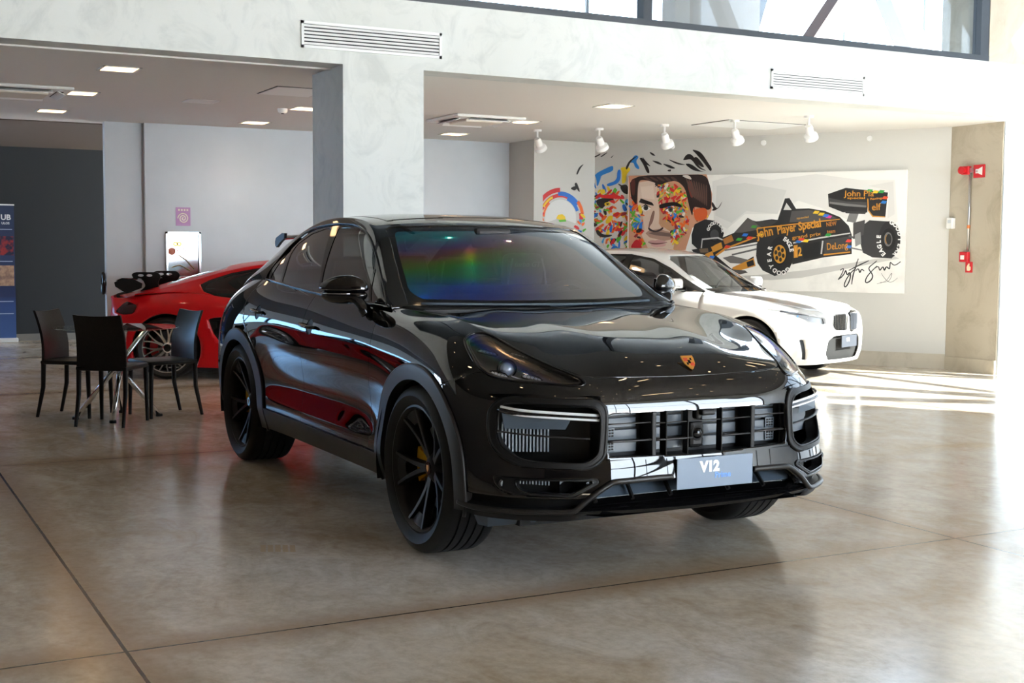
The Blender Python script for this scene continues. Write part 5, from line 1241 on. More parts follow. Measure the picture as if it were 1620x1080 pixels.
# ---- white saloon in front of the mural
M_whitep = pbsdf('white_car_paint', srgb(218,217,214), .3, 0, 1.0, .5)
SKW = shell([
 ([.78,.80,.80,.80,.80,.79,.74], 0, [.19,.30,.42,.53,.62,.70,.745]),
 ([.75,.775,.78,.78,.775,.76,.71], .34, [.19,.30,.42,.53,.62,.70,.75]),
 ([.64,.67,.68,.68,.67,.64,.57], [.63,.65,.655,.65,.64,.62,.56], [.18,.29,.42,.54,.63,.72,.775]),
 ([.47,.49,.49,.48,.46,.42,.34], [.80,.82,.825,.82,.80,.77,.66], [.18,.29,.43,.55,.65,.745,.82]),
 ([.24,.25,.25,.24,.22,.18,.12], [.87,.89,.895,.89,.875,.83,.68], [.18,.29,.44,.57,.69,.78,.855]),
 (-.05, [.88,.905,.91,.905,.89,.845,.70], [.17,.29,.45,.60,.72,.81,.885]),
 (-.45, [.87,.89,.895,.89,.875,.84,.72], [.17,.29,.45,.62,.75,.85,.925]),
 (-.85, [.86,.885,.885,.88,.885,.87,.80], [.16,.29,.45,.62,.76,.87,.955]),
 (-1.40, [.86,.885,.882,.88,.888,.875,.81], [.16,.29,.45,.62,.77,.885,.965]),
 (-2.0, [.86,.885,.882,.882,.89,.88,.81], [.16,.29,.45,.62,.77,.895,.975]),
 (-2.5, [.87,.89,.89,.892,.898,.88,.78], [.17,.29,.45,.62,.78,.90,.99]),
 (-2.851, [.88,.90,.905,.905,.90,.87,.74], [.18,.29,.45,.62,.78,.91,1.0]),
 (-3.2, [.85,.875,.88,.88,.87,.83,.69], [.20,.30,.45,.62,.78,.90,.985]),
 ([-3.50,-3.53,-3.55,-3.56,-3.56,-3.55,-3.54], [.60,.62,.63,.63,.62,.60,.55], [.22,.32,.46,.62,.78,.90,.97]),
 ([-3.60,-3.64,-3.66,-3.67,-3.67,-3.66,-3.64], 0, [.22,.32,.46,.62,.78,.90,.975])])
GHW = [((-.62,-.755,.945),(-.58,-.70,.94),(-.42,.945)), ((-.80,-.805,.953),(-.86,-.655,1.09),(-.66,1.08)), ((-1.02,-.812,.957),(-1.12,-.60,1.235),(-.92,1.235)), ((-1.25,-.812,.962),(-1.38,-.56,1.345),(-1.16,1.365)),
 ((-1.60,-.812,.967),(-1.70,-.545,1.395),(-1.60,1.43)), ((-2.05,-.812,.975),(-2.15,-.545,1.395),(-2.15,1.435)), ((-2.45,-.79,.985),(-2.60,-.555,1.33),(-2.70,1.37)), ((-2.75,-.755,.998),(-2.95,-.585,1.195),(-3.05,1.22)), ((-3.05,-.72,.995),(-3.25,-.62,1.03),(-3.35,1.04)), ((-3.30,-.66,.985),(-3.5,-.58,.972),(-3.63,.977))]
HDW = [((.74,.745),(.55,-.58,.79)), ((.62,.80),(.45,-.64,.815)), ((.40,.85),(.24,-.675,.845)), ((.10,.89),(-.02,-.695,.882)), ((-.2,.922),(-.34,-.71,.915)), ((-.44,.945),(-.60,-.73,.942))]
t = thing('saloon_car', 'white saloon car with black kidney grille in front of the mural', 'car', (-6.15,6.30,0), math.radians(24))
SW = simple_car(t, SKW, gh_rows(GHW, .025), hd_rows(HDW, -.006), M_whitep, dict(
    arches=[(0,.33,.385,.375),(-2.851,.33,.385,.375)], half=.90,
    cuts=[(5, [(-.62,.94),(-.60,.70),(-.62,.2),(-1.68,.2),(-1.70,.96),(-1.7,1.1),(-.62,1.1)], (0,), None)],
    front_cuts=[(3, round_poly([(-.475,.62),(-.66,.655),(-.83,.745),(-.87,.80),(-.70,.755),(-.48,.70)], .02), (0,)),
                (4, round_poly([(.2,.22),(-.40,.22),(-.47,.30),(-.44,.44),(-.33,.49),(.2,.49)], .03), (0,)),
                (6, round_poly([(-.035,.53),(-.30,.545),(-.37,.60),(-.35,.70),(-.29,.735),(-.06,.73),(-.03,.70)], .04), (0,)),
                (7, round_poly([(-.70,.24),(-.73,.24),(-.77,.46),(-.74,.46)], .005), (0,))],
    panels=[(5,'front_door',M_whitep,0,True),(7,'bumper_slit',M_mblack,-.01,True)],
    dlo=[(-.60,.95),(-.88,1.085),(-1.12,1.21),(-1.38,1.315),(-1.7,1.365),(-2.15,1.365),(-2.55,1.31),(-2.85,1.17),(-2.95,1.03),(-2.75,1.0),(-.6,.9)],
    windows=[round_poly([(-.80,.975),(-1.12,1.185),(-1.38,1.29),(-1.66,1.34),(-1.72,.98)], .02), round_poly([(-1.80,.985),(-1.76,1.345),(-2.15,1.345),(-2.45,1.29),(-2.60,1.02)], .02)],
    glass=clear_glass('grey_side_glass', (.42,.43,.44,1), 1.2), glass2=clear_glass('grey_screen_glass', (.50,.53,.54,1), 1.3),
    ws=[(.3,1.365),(-.42,1.35),(-.515,1.30),(-.60,1.12),(-.67,.965),(-.6,.945),(.3,.93)], ws_x=-1.45, rw=[(-2.55,.3),(-2.55,-.47),(-3.2,-.56),(-3.25,.3)]))
M_hdark = pbsdf('lamp_dark', (.10,.11,.13), .2)
for sy in (1, -1):
    V, F = SW.panel(3, lip=0, gap=0)
    hl = sub('headlight', t); fl = lambda v: (v[0], v[1]*sy, v[2]); Ff = [tuple(f) if sy == 1 else tuple(f)[::-1] for f in F]
    mesh('lamp_lens', [fl(v) for v in V], Ff, clear_glass('lamp_clear', (.92,.93,.95,1), 1.0), hl, True)
    mesh('lamp_housing', [fl(v+A3([-.04,.02,0])) for v in V], Ff, M_whitep, hl, True)
    m = MB(); m.lathe([(0,.012),(.022,.006),(.028,0)], 20, 'x', (.515,-.69*sy,.695)); m.build('projector_lens', pbsdf('blue_projector', srgb(110,150,200), .1), hl, True)
    m = MB(); m.tube([fl(p) for p in [(.36,-.80,.76),(.50,-.70,.735),(.60,-.60,.715)]], .010, 5); m.build('lamp_brow', M_hdark, hl, True)
    V, F = SW.panel(6, lip=0, gap=0)
    kg = sub('kidney_grille', t); mesh('grille_backing', [fl(v+A3([-.05,0,0])) for v in V], [tuple(f) if sy == 1 else tuple(f)[::-1] for f in F], M_mblack, kg, True)
    for k in range(9):
        y = -(.06+.032*k)*sy; m = MB(); m.box((.765-.03*(k/8)**2, y, .632), (.05,.007,.175)); m.build('grille_bar', M_silver if sy == 1 else M_hdark, kg)
    P = round_poly([(-.03,.525),(-.31,.54),(-.385,.60),(-.36,.705),(-.295,.742),(-.055,.738),(-.022,.70)], .05, 6)
    m = MB(); m.tube([(.80-.055*(abs(y)/.36)**2-(.02 if z > .70 else 0), y*sy, z) for y, z in P], .010, 6, closed=True); m.build('grille_surround', M_whitep if sy == 1 else M_gblack, kg, True)
    for x, R in ((0,.335),(-2.851,.335)): mesh_wheel(t, (x,-.78*sy,R), 0 if sy == 1 else PI, R, .235, .245, M_hdark, 8, M_gblack)
    mr = sub('door_mirror', t)
    m = MB(); m.box((-.86,-.965*sy,1.03), (.12,.22,.13), bev=.04); m.build('mirror_cap', M_whitep, mr, 50); m = MB(); m.box((-.85,-.93*sy,.97), (.10,.20,.03), bev=.01); m.tube([(-.85,-.86*sy,.985),(-.84,-.78*sy,.95)], .03, 8); m.build('mirror_foot', M_gblack, mr)
    m = MB(); m.tube([(-.805,-1.06*sy,1.01),(-.797,-.96*sy,1.005)], .004, 5); m.build('indicator_line', M_hdark, mr)
    sb = sub('seat', t)
    m = MB(); m.box((-1.72,-.38*sy,.85), (.14,.48,.6), bev=.05, R=Euler((0,math.radians(14),0)).to_matrix()); m.build('backrest', M_seat, sb, 40); m = MB(); m.box((-1.80,-.38*sy,1.20), (.10,.26,.18), bev=.04); m.build('headrest', M_seat, sb, 40)
m = MB(); m.box((.66,0,.355), (.02,.92,.29)); bk = m.build('lower_grille', M_mblack, t)
m = MB()
for i in range(-8, 9):
    for j in range(5): m.box((.675, i*.052+(.026 if j % 2 else 0), .25+j*.045), (.004,.036,.026))
m.build('grille_honeycomb', M_dark, bk)
m = MB(); m.box((.80,.02,.42), (.008,.40,.13), bev=.002); p = m.build('number_plate', pbsdf('plate_grey', srgb(58,62,70), .5), t); text_mesh('plate_lettering', 'V12', .05, M_pwhite, p, (.805,-.06,.42), (PI/2,0,PI/2), bold=.002)
m = MB(); m.box((-1.6,0,.55), (2.6,1.5,.5)); m.box((-.72,0,.92), (.3,1.35,.10), bev=.04); m.build('cabin_tub', M_int, t); m = MB(); m.box((-1.6,0,.22), (3.9,1.3,.08)); m.build('underbody', M_dark, t)
m = MB(); m.tube([(-.98+.07*math.sin(a), .36+.18*math.cos(a), .95+.16*math.sin(a)) for a in np.linspace(0, 2*PI, 28, endpoint=False)], .014, 6, closed=True); m.build('steering_wheel', M_int, t, True)
pc = bx('price_card', (-.18,-.17,-.002), (.18,.17,.002), M_white_s); pc.location = (-6.90,5.62,1.035); pc.rotation_euler = (0,math.radians(28),math.radians(24)); tag(pc, 'white paper price card behind the windscreen of the white saloon', 'card')
# ------------------------------------------------------------------ glass table and chairs
tb = thing('glass_table', 'round glass table with crossed chrome tube legs among black chairs', 'table', (-5.42,-1.27,0))
m = MB(); m.lathe([(0,.742),(.50,.742),(.506,.746),(.50,.752),(0,.752)], 64, 'z'); m.build('table_top', clear_glass('table_glass', (.80,.88,.86,1), 1.2), tb, 40)
for k, a in enumerate((-.3,1.44,2.85,4.6)):
    b_ = a+PI*.92; m = MB(); m.tube([(.33*math.cos(a),.33*math.sin(a),.012),(.30*math.cos(b_),.24*math.sin(b_),.735)], .021, 14); lg = m.build('leg', M_chrome, tb, True)
    m = MB(); m.lathe([(0,0),(.028,0),(.028,.02),(0,.03)], 14, 'z', (.33*math.cos(a),.33*math.sin(a),0)); m.build('leg_foot', M_mblack, lg)
m = MB(); m.lathe([(0,.735),(.05,.735),(.05,.742),(0,.742)], 20, 'z'); m.build('glass_mount', M_chrome, tb)
M_lea = pbsdf('black_leather', (.008,.008,.009), .38, spec=.3); add_noise_color(M_lea, (.005,.005,.0055,1), (.009,.009,.0095,1), 60, 2, bump=.04)
def chair(label, x, y, rz):
    t = thing('dining_chair', label, 'chair', (x,y,0), rz, 'black leather chairs round the glass table')
    # faces +x; back at -x
    m = MB(); m.box((0,0,.455), (.43,.42,.035), bev=.012); m.build('seat', M_lea, t, 40)
    V = []; F = []; nz, ny = 14, 8
    for i in range(nz+1):
        z = .44+(.88-.44)*i/nz; s = i/nz; xc = -.205-.075*s-.03*math.sin(PI*s)*-1; hw = .205-.012*s
        for j in range(ny+1):
            yy = -hw+2*hw*j/ny; V.append((xc-.018*(1-(yy/hw)**2), yy, z+.012*(1-(yy/hw)**2)*s*-1))
    n0 = len(V); V += [(v[0]+.022, v[1], v[2]) for v in V]
    for i in range(nz):
        for j in range(ny):
            a = i*(ny+1)+j; q = (a, a+1, a+ny+2, a+ny+1); F.append(q[::-1]); F.append(tuple(x_+n0 for x_ in q))
    for i in range(nz):
        for j in (0, ny): a = i*(ny+1)+j; b_ = a+ny+1; F.append((a,b_,b_+n0,a+n0))
    for j in range(ny): a = nz*(ny+1)+j; F.append((a,a+1,a+1+n0,a+n0)); F.append((j,j+1,j+1+n0,j+n0))
    mesh('backrest', V, F, M_lea, t, 50)
    for sx, sy in ((1,1),(1,-1),(-1,1),(-1,-1)):
        m = MB(); m.tube([(sx*.195,sy*.19,.45),(sx*.20-.0,sy*.192,.25),(sx*.205-(.05 if sx < 0 else 0),sy*.195,0)], [.021,.019,.014], 8); m.build('leg', M_lea, t, 50)
    return t
chair('black leather chair nearest the camera with its back turned', -5.09,-1.365, math.radians(145))
chair('black leather chair left of the glass table, seen against the charcoal wall', -5.74,-1.535, math.radians(53))
chair('black leather chair right of the glass table in front of the red car', -5.46,-.89, math.radians(-76))
# painting outlines in millimetres (along the mural wall,height)
P_COL = [(224,221,216),(214,211,207),(212,210,205),(198,195,190),(38,37,38),(70,68,68),(120,118,116),(205,140,50),(60,58,58),(215,212,206),(80,78,78),(90,86,84),(205,203,200),(190,188,186),(24,24,25),(64,62,62),(110,106,104),(88,84,82),(120,100,80),(210,146,56),(170,110,50),(34,34,36),(22,22,24),(70,70,72),(200,200,198),(40,40,42),(26,26,28),(12,12,13),(198,140,48),(30,26,22),(50,46,42),(52,51,52),(36,35,37),(16,16,17),(110,108,108),(150,110,60),(30,30,30),(90,88,88),(140,138,136),(100,98,96),(70,150,60),(40,110,200),(220,60,40),(230,190,40),(60,160,60),(220,70,40),(40,110,190),(240,200,40),(40,150,70),(220,60,150),(60,120,210),(50,150,70),(220,80,40),(40,120,200),(230,190,50),(60,160,80),(220,60,50),(206,150,120),(222,196,176),(232,210,192),(206,176,156),(176,140,122),(120,96,88),(60,44,42),(36,28,28),(245,240,235),(60,66,64),(16,14,14),(36,26,26),(198,150,112),(30,24,24),(244,238,232),(70,76,72),(140,104,92),(60,48,50),(196,150,146),(214,164,158),(110,66,66),(190,30,40),(40,26,24),(90,40,34),(120,50,40),(215,205,195),(92,66,58),(84,60,54),(206,90,40),(214,208,200),(40,130,210),(40,120,205),(226,196,40),(220,40,40),(30,26,26),(225,160,60),(190,120,50),(190,140,70),(200,130,50)]
P_F1 = [(0,1939,2322,2208,2393,2755,2322,3339,2383,3905,2295,4324,2286,4373,1781,4106,1619,3541,1916,3115,2052,2764,1886,2402,1890,2159,1698,1970,1796),(1,3999,2220,4306,2268,4335,1871,4246,1818,4255,2161),(2,2003,2262,2394,2292,2956,2186,2844,1885,2421,1928,2220,1775,1989,1874),(3,2233,1078,2621,1103,3213,1169,3931,1289,4331,1365,4404,1329,3932,1233,3177,1074,2783,1039,2337,1040),(4,3497,2129,3722,2202,4247,2134,4231,2035,4003,2066,3998,1893,3692,1899,3511,1972),(5,3508,2083,3726,2033,3986,2020,3987,1984,3726,2006,3509,2046),(6,3519,2036,3745,2006,3987,1980,3984,1955,3727,1976,3519,2009),(4,3994,2066,4242,2107,4221,1831,4064,1843,4003,1920),(7,3994,2066,4007,2064,4016,1923,4069,1854,4217,1842,4221,1831,4064,1837,4003,1916),(6,3781,1904,3897,1897,3854,1766,3741,1785),(8,3710,1914,3989,1902,3971,1875,3729,1886),(4,2846,1810,2938,2083,2997,2087,3088,1949,3253,1953,3465,1917,3656,1841,3771,1729,3811,1619,3817,1380,3460,1336,3211,1278,3055,1242,2970,1544,2551,1524,2164,1446,1958,1318,1768,1307,1872,1425,2037,1562,2253,1644,2440,1841,2505,1808,2566,1792,2766,1820),(9,2959,2026,3030,1936,2922,1938),(10,3030,1921,3253,1934,3503,1879,3618,1826,3353,1787,3004,1778),(11,2263,1650,2440,1832,2546,1793,2649,1697,2366,1649),(8,2526,1793,2766,1806,2846,1791,2748,1734,2608,1725),(7,2568,1712,3429,1798,3656,1819,3656,1808,3430,1783,2572,1697),(7,2123,1446,2530,1592,2570,1586,2164,1436,1938,1288,1916,1298),(7,3459,1377,3798,1413,3798,1398,3459,1358),(12,3059,1525,3415,1591,3792,1647,3792,1632,3416,1573,3059,1507),(13,3435,1545,3455,1545,3439,1377,3420,1377),(14,3186,1488,3407,1535,3421,1349,3200,1310),(15,3464,1554,3789,1601,3797,1420,3468,1381),(7,3066,1484,3118,1492,3126,1333,3073,1325),(4,1659,1424,1871,1455,2232,1175,2558,1221,2531,1342,2416,1196,2254,1097,1939,1230,1747,1316),(16,2104,1319,2228,1349,2475,1293,2374,1244,2209,1252),(7,2241,1194,2535,1323,2562,1217,2263,1132),(4,2435,1264,2526,1298,2546,1229,2453,1201),(17,1917,1259,2169,1174,2417,1158,2458,1129,2233,1081,1960,1191),(4,1744,1444,1913,1464,1957,1347,1767,1366),(18,1766,1434,1893,1445,1904,1386,1788,1385),(19,1934,1465,2080,1524,2102,1446,1967,1387),(19,1852,1366,1956,1406,1979,1338,1884,1317),(20,2100,1562,2223,1621,2255,1543,2132,1494),(21,1656,1621,1696,1759,1843,1826,1980,1806,2075,1737,2115,1640,2090,1543,1955,1465,1744,1434,1662,1503),(22,2106,1650,2104,1620,2097,1593,2084,1567,2068,1547,2047,1531,2024,1521,2000,1517,1976,1521,1953,1531,1932,1546,1914,1567,1901,1593,1892,1621,1889,1650,1891,1680,1898,1708,1911,1733,1928,1754,1948,1770,1971,1779,1995,1783,2020,1779,2043,1769,2064,1753,2081,1732,2094,1707,2103,1679),(23,2046,1621,2045,1605,2041,1590,2034,1577,2024,1566,2012,1558,1999,1552,1985,1551,1971,1552,1958,1558,1946,1566,1935,1577,1928,1590,1923,1605,1921,1621,1922,1637,1926,1651,1934,1665,1944,1676,1955,1684,1968,1689,1982,1691,1996,1689,2010,1684,2022,1676,2032,1665,2040,1651,2045,1636),(24,1806,1572,2037,1592,2100,1562,2100,1547,2026,1572,1817,1552,1808,1444,1791,1444),(25,2565,1352,2572,1505,2631,1601,2770,1635,2949,1591,3050,1469,3064,1280,2979,1137,2822,1091,2660,1161,2587,1256),(26,3057,1359,3054,1305,3044,1254,3026,1208,3002,1169,2973,1140,2940,1122,2905,1115,2869,1120,2835,1138,2804,1167,2778,1205,2758,1251,2745,1303,2740,1357,2743,1411,2754,1463,2772,1509,2796,1548,2825,1577,2859,1595,2894,1601,2929,1595,2963,1577,2993,1548,3019,1510,3039,1464,3052,1413),(27,2984,1374,2982,1344,2975,1315,2964,1289,2949,1267,2931,1250,2910,1240,2888,1236,2866,1240,2845,1249,2825,1266,2809,1287,2797,1313,2789,1342,2786,1373,2787,1403,2794,1432,2805,1458,2821,1480,2839,1496,2860,1506,2882,1510,2904,1507,2925,1497,2944,1480,2960,1459,2973,1433,2981,1404),(28,2966,1374,2964,1348,2959,1323,2950,1300,2937,1282,2921,1267,2904,1259,2886,1255,2867,1258,2849,1267,2833,1281,2819,1299,2809,1321,2802,1346,2800,1373,2801,1399,2807,1424,2816,1446,2829,1465,2844,1479,2862,1488,2880,1491,2899,1488,2917,1479,2933,1465,2946,1447,2957,1425,2963,1400),(29,2952,1352,2952,1346,2951,1340,2948,1335,2945,1330,2942,1327,2938,1325,2933,1324,2929,1324,2925,1327,2921,1330,2918,1334,2915,1340,2913,1346,2913,1352,2913,1358,2914,1364,2917,1370,2920,1374,2923,1378,2928,1380,2932,1381,2936,1380,2941,1378,2944,1375,2948,1370,2950,1365,2952,1359),(29,2916,1303,2915,1297,2914,1291,2912,1285,2909,1281,2905,1277,2901,1275,2897,1274,2892,1275,2888,1277,2884,1281,2881,1285,2878,1290,2877,1296,2876,1303,2876,1309,2878,1315,2880,1321,2883,1325,2887,1329,2891,1331,2895,1331,2900,1331,2904,1329,2908,1325,2911,1321,2913,1315,2915,1309),(29,2866,1324,2866,1318,2864,1312,2862,1306,2859,1302,2855,1298,2851,1296,2847,1295,2842,1296,2838,1298,2834,1301,2831,1306,2829,1311,2827,1317,2826,1324,2827,1330,2828,1336,2830,1342,2833,1346,2837,1349,2841,1352,2846,1352,2850,1352,2854,1350,2858,1346,2861,1342,2864,1336,2865,1330),(29,2853,1394,2853,1388,2851,1382,2849,1377,2846,1372,2842,1369,2838,1366,2834,1366,2829,1366,2825,1368,2821,1372,2818,1376,2816,1382,2814,1388,2813,1394,2814,1400,2815,1407,2817,1412,2820,1416,2824,1420,2828,1422,2833,1423,2837,1422,2841,1420,2845,1417,2848,1412,2851,1407,2852,1401),(29,2890,1444,2889,1437,2888,1431,2886,1426,2883,1421,2879,1418,2875,1416,2871,1415,2866,1416,2862,1418,2858,1421,2855,1426,2852,1431,2851,1437,2850,1443,2851,1450,2852,1456,2854,1461,2857,1466,2861,1469,2865,1471,2869,1472,2874,1471,2878,1469,2882,1466,2885,1461,2888,1456,2889,1450),(29,2939,1423,2939,1416,2938,1410,2935,1405,2932,1400,2929,1397,2925,1395,2920,1394,2916,1395,2912,1397,2908,1400,2905,1405,2902,1410,2900,1416,2900,1422,2900,1429,2902,1435,2904,1440,2907,1445,2910,1448,2915,1450,2919,1451,2923,1450,2928,1448,2931,1445,2935,1440,2937,1435,2939,1429),(30,2907,1373,2906,1366,2905,1359,2902,1353,2898,1348,2894,1344,2889,1342,2884,1341,2878,1342,2873,1344,2869,1348,2865,1353,2862,1359,2860,1366,2859,1373,2860,1380,2861,1387,2864,1393,2868,1398,2872,1402,2877,1405,2882,1406,2888,1405,2893,1402,2897,1399,2901,1393,2904,1387,2906,1381),(31,3915,1545,3938,1729,4028,1798,4283,1781,4375,1727,4415,1582,4392,1438,4314,1329,4077,1341,3956,1399),(32,4413,1561,4412,1511,4403,1463,4388,1421,4368,1385,4344,1358,4316,1341,4286,1336,4257,1341,4228,1357,4202,1384,4179,1420,4162,1462,4151,1510,4146,1560,4148,1611,4157,1658,4172,1701,4192,1736,4217,1763,4245,1780,4274,1785,4304,1779,4333,1762,4359,1736,4381,1700,4398,1658,4409,1610),(33,4354,1564,4353,1534,4348,1506,4338,1481,4326,1459,4311,1443,4293,1433,4275,1430,4256,1433,4238,1443,4222,1459,4208,1480,4198,1506,4191,1534,4188,1564,4189,1594,4195,1622,4204,1648,4216,1669,4232,1685,4249,1695,4268,1698,4286,1695,4304,1685,4320,1669,4334,1648,4344,1622,4351,1594),(34,4315,1564,4314,1545,4311,1526,4305,1510,4297,1496,4288,1486,4278,1479,4266,1477,4255,1479,4244,1486,4234,1496,4226,1510,4219,1526,4215,1545,4213,1564,4214,1583,4217,1602,4223,1618,4231,1632,4240,1643,4250,1649,4262,1651,4273,1649,4284,1642,4294,1632,4302,1618,4309,1602,4313,1583),(35,4268,1564,4267,1552,4266,1541,4264,1530,4261,1522,4257,1515,4252,1511,4247,1510,4243,1511,4238,1515,4234,1522,4230,1530,4227,1540,4225,1552,4224,1564,4224,1576,4226,1588,4228,1598,4231,1607,4235,1613,4240,1617,4244,1619,4249,1617,4254,1613,4258,1607,4262,1598,4265,1588,4267,1576),(36,4304,1564,4303,1550,4301,1536,4298,1523,4293,1513,4287,1505,4280,1501,4273,1499,4266,1500,4259,1505,4252,1513,4247,1523,4243,1536,4240,1550,4239,1564,4239,1579,4241,1592,4245,1605,4250,1615,4256,1623,4262,1628,4269,1629,4277,1628,4284,1623,4290,1615,4296,1605,4300,1592,4303,1579),(37,3774,1619,3924,1564,3924,1546,3774,1591),(6,3777,1472,3946,1436,3946,1421,3778,1453),(5,3826,1766,3973,1802,3959,1619,3831,1564),(38,3848,1619,3921,1655,3934,1509,3861,1472),(6,2123,1426,2572,1505,2572,1486,2134,1407),(39,2228,1369,2573,1448,2574,1425,2238,1349),(40,2483,1711,2510,1745,2575,1739,2552,1705),(41,2363,1605,2391,1640,2456,1634,2432,1599),(42,2425,1567,2453,1601,2518,1595,2494,1561),(43,2566,1605,2593,1639,2658,1634,2635,1599),(44,2282,1547,2310,1582,2376,1576,2352,1541),(45,2118,1450,2147,1485,2213,1479,2189,1444),(41,1901,1312,1930,1347,1997,1342,1973,1306),(46,3084,1520,3111,1554,3173,1548,3151,1514),(42,3123,1548,3149,1582,3211,1576,3189,1543),(47,3182,1529,3208,1563,3270,1558,3248,1524),(48,3468,1604,3494,1638,3555,1632,3533,1599),(49,3472,1831,3498,1864,3559,1858,3537,1825),(50,3434,1846,3460,1880,3521,1873,3499,1840),(43,3376,1865,3402,1899,3463,1893,3441,1859),(51,4125,2134,4150,2167,4208,2160,4187,2128),(52,4173,2058,4197,2090,4255,2083,4235,2051),(53,4156,2004,4181,2036,4239,2029,4218,1997),(54,4052,2132,4077,2164,4136,2158,4115,2126),(55,3979,2148,4003,2180,4062,2174,4041,2141),(56,3735,1530,3760,1564,3820,1558,3798,1525),(50,3733,1457,3758,1490,3818,1485,3797,1451),(54,3308,1888,3334,1922,3396,1915,3374,1882)]
P_FACE = [(57,711,2428,1856,2418,1940,2158,1934,1937,1848,1771,1668,1717,1571,1417,725,1413),(58,851,2330,1040,2354,1165,2342,1191,2021,1174,1775,1217,1718,1423,1755,1445,1642,1387,1416,1044,1396,925,1605,857,1872),(59,894,2272,1083,2287,1107,2097,917,2119),(60,855,2025,920,1948,966,1681,902,1720),(61,1029,1681,1175,1700,1404,1642,1395,1567,1261,1539,1041,1586,977,1643),(62,1019,1643,1134,1671,1342,1642,1364,1595,1135,1614),(63,897,2053,917,2110,1065,2060,1097,2012),(64,871,2063,900,2116,1076,2051,1097,2022),(65,902,1977,971,2027,1056,1975,973,1938),(66,1014,1985,1013,1978,1011,1971,1007,1965,1001,1960,994,1956,987,1954,979,1953,971,1954,963,1957,956,1960,951,1966,946,1972,943,1979,942,1986,943,1993,946,2000,950,2006,956,2011,962,2015,970,2017,978,2018,986,2017,993,2014,1000,2010,1006,2005,1010,1999,1013,1992),(67,995,1985,995,1982,993,1979,992,1976,989,1973,986,1972,982,1971,978,1970,975,1971,971,1972,968,1974,965,1976,963,1979,962,1982,961,1986,962,1989,963,1992,965,1995,968,1997,971,1999,974,2000,978,2001,982,2000,985,1999,989,1997,991,1995,993,1992,995,1989),(68,894,1983,971,2039,1062,1984,971,2020),(69,1165,2342,1434,2307,1559,2165,1623,1978,1617,1717,1528,1567,1408,1417,1383,1642,1195,1756,1170,2021),(70,1170,2021,1253,2048,1417,2065,1510,2016,1511,1979,1377,2018,1192,1964),(71,1255,1944,1326,1991,1419,1961,1348,1921),(72,1382,1958,1381,1951,1379,1944,1375,1938,1369,1933,1363,1930,1356,1927,1348,1927,1340,1927,1333,1930,1326,1934,1320,1939,1316,1945,1313,1952,1312,1959,1313,1966,1315,1973,1320,1979,1325,1984,1332,1987,1339,1990,1347,1990,1355,1990,1362,1987,1369,1983,1374,1978,1379,1972,1381,1965),(67,1364,1958,1363,1955,1362,1952,1360,1949,1358,1947,1355,1945,1351,1944,1348,1943,1344,1944,1340,1945,1337,1947,1335,1949,1333,1952,1331,1955,1331,1959,1331,1962,1332,1965,1334,1968,1337,1970,1340,1972,1343,1973,1347,1974,1351,1973,1354,1972,1357,1970,1360,1968,1362,1965,1363,1962),(68,1244,1941,1326,2000,1423,1965,1337,1985),(73,1078,1946,1119,1946,1090,1795,1029,1719,1061,1681,1019,1691,1024,1757),(74,1018,1729,1092,1681,1155,1677,1248,1733,1238,1690,1155,1658,1082,1658,1019,1691),(75,1000,1525,1073,1552,1126,1544,1178,1558,1334,1520,1220,1501,1095,1499),(76,1032,1498,1303,1507,1262,1461,1117,1453),(77,994,1525,1137,1506,1340,1522,1179,1491,1095,1491),(78,736,1432,840,1576,905,1510,938,1424),(79,732,2428,1513,2417,1846,2418,1918,2251,1937,2085,1924,1937,1784,1976,1673,1996,1665,1847,1612,2015,1557,2240,1433,2345,1290,2329,1187,2285,1082,2334,956,2365,871,2358,852,2235,844,2025,801,2064,747,2141),(80,744,2370,818,2388,811,2140,757,2179),(81,1576,2314,1636,2349,1700,2162,1641,2089),(82,1493,2409,1605,2415,1656,2349,1575,2369),(83,1555,2370,1575,2379,1681,2126,1661,2117),(83,1592,2358,1612,2367,1705,2110,1685,2101),(83,1628,2346,1648,2355,1729,2095,1710,2086),(83,1665,2334,1685,2343,1754,2080,1734,2071),(83,1701,2322,1721,2331,1778,2065,1758,2056),(83,1738,2310,1758,2319,1803,2050,1783,2041),(83,1774,2298,1794,2307,1827,2035,1807,2026),(83,1810,2286,1830,2295,1851,2019,1831,2010),(83,1846,2274,1866,2283,1875,2004,1855,1995),(84,913,2404,966,2407,1082,2347,1029,2341),(84,1018,2402,1070,2404,1175,2345,1124,2339),(84,1123,2399,1175,2402,1269,2343,1217,2337),(84,1227,2397,1278,2399,1361,2341,1310,2334),(84,1330,2394,1381,2396,1454,2339,1403,2332),(85,1673,1959,1844,1984,1885,1919,1867,1827,1707,1791),(79,1934,1937,1983,1992,2023,1964,2071,2037,2090,2064,2052,1982,1984,1937),(79,1942,2066,2003,1973,1974,1955,1933,2011)]
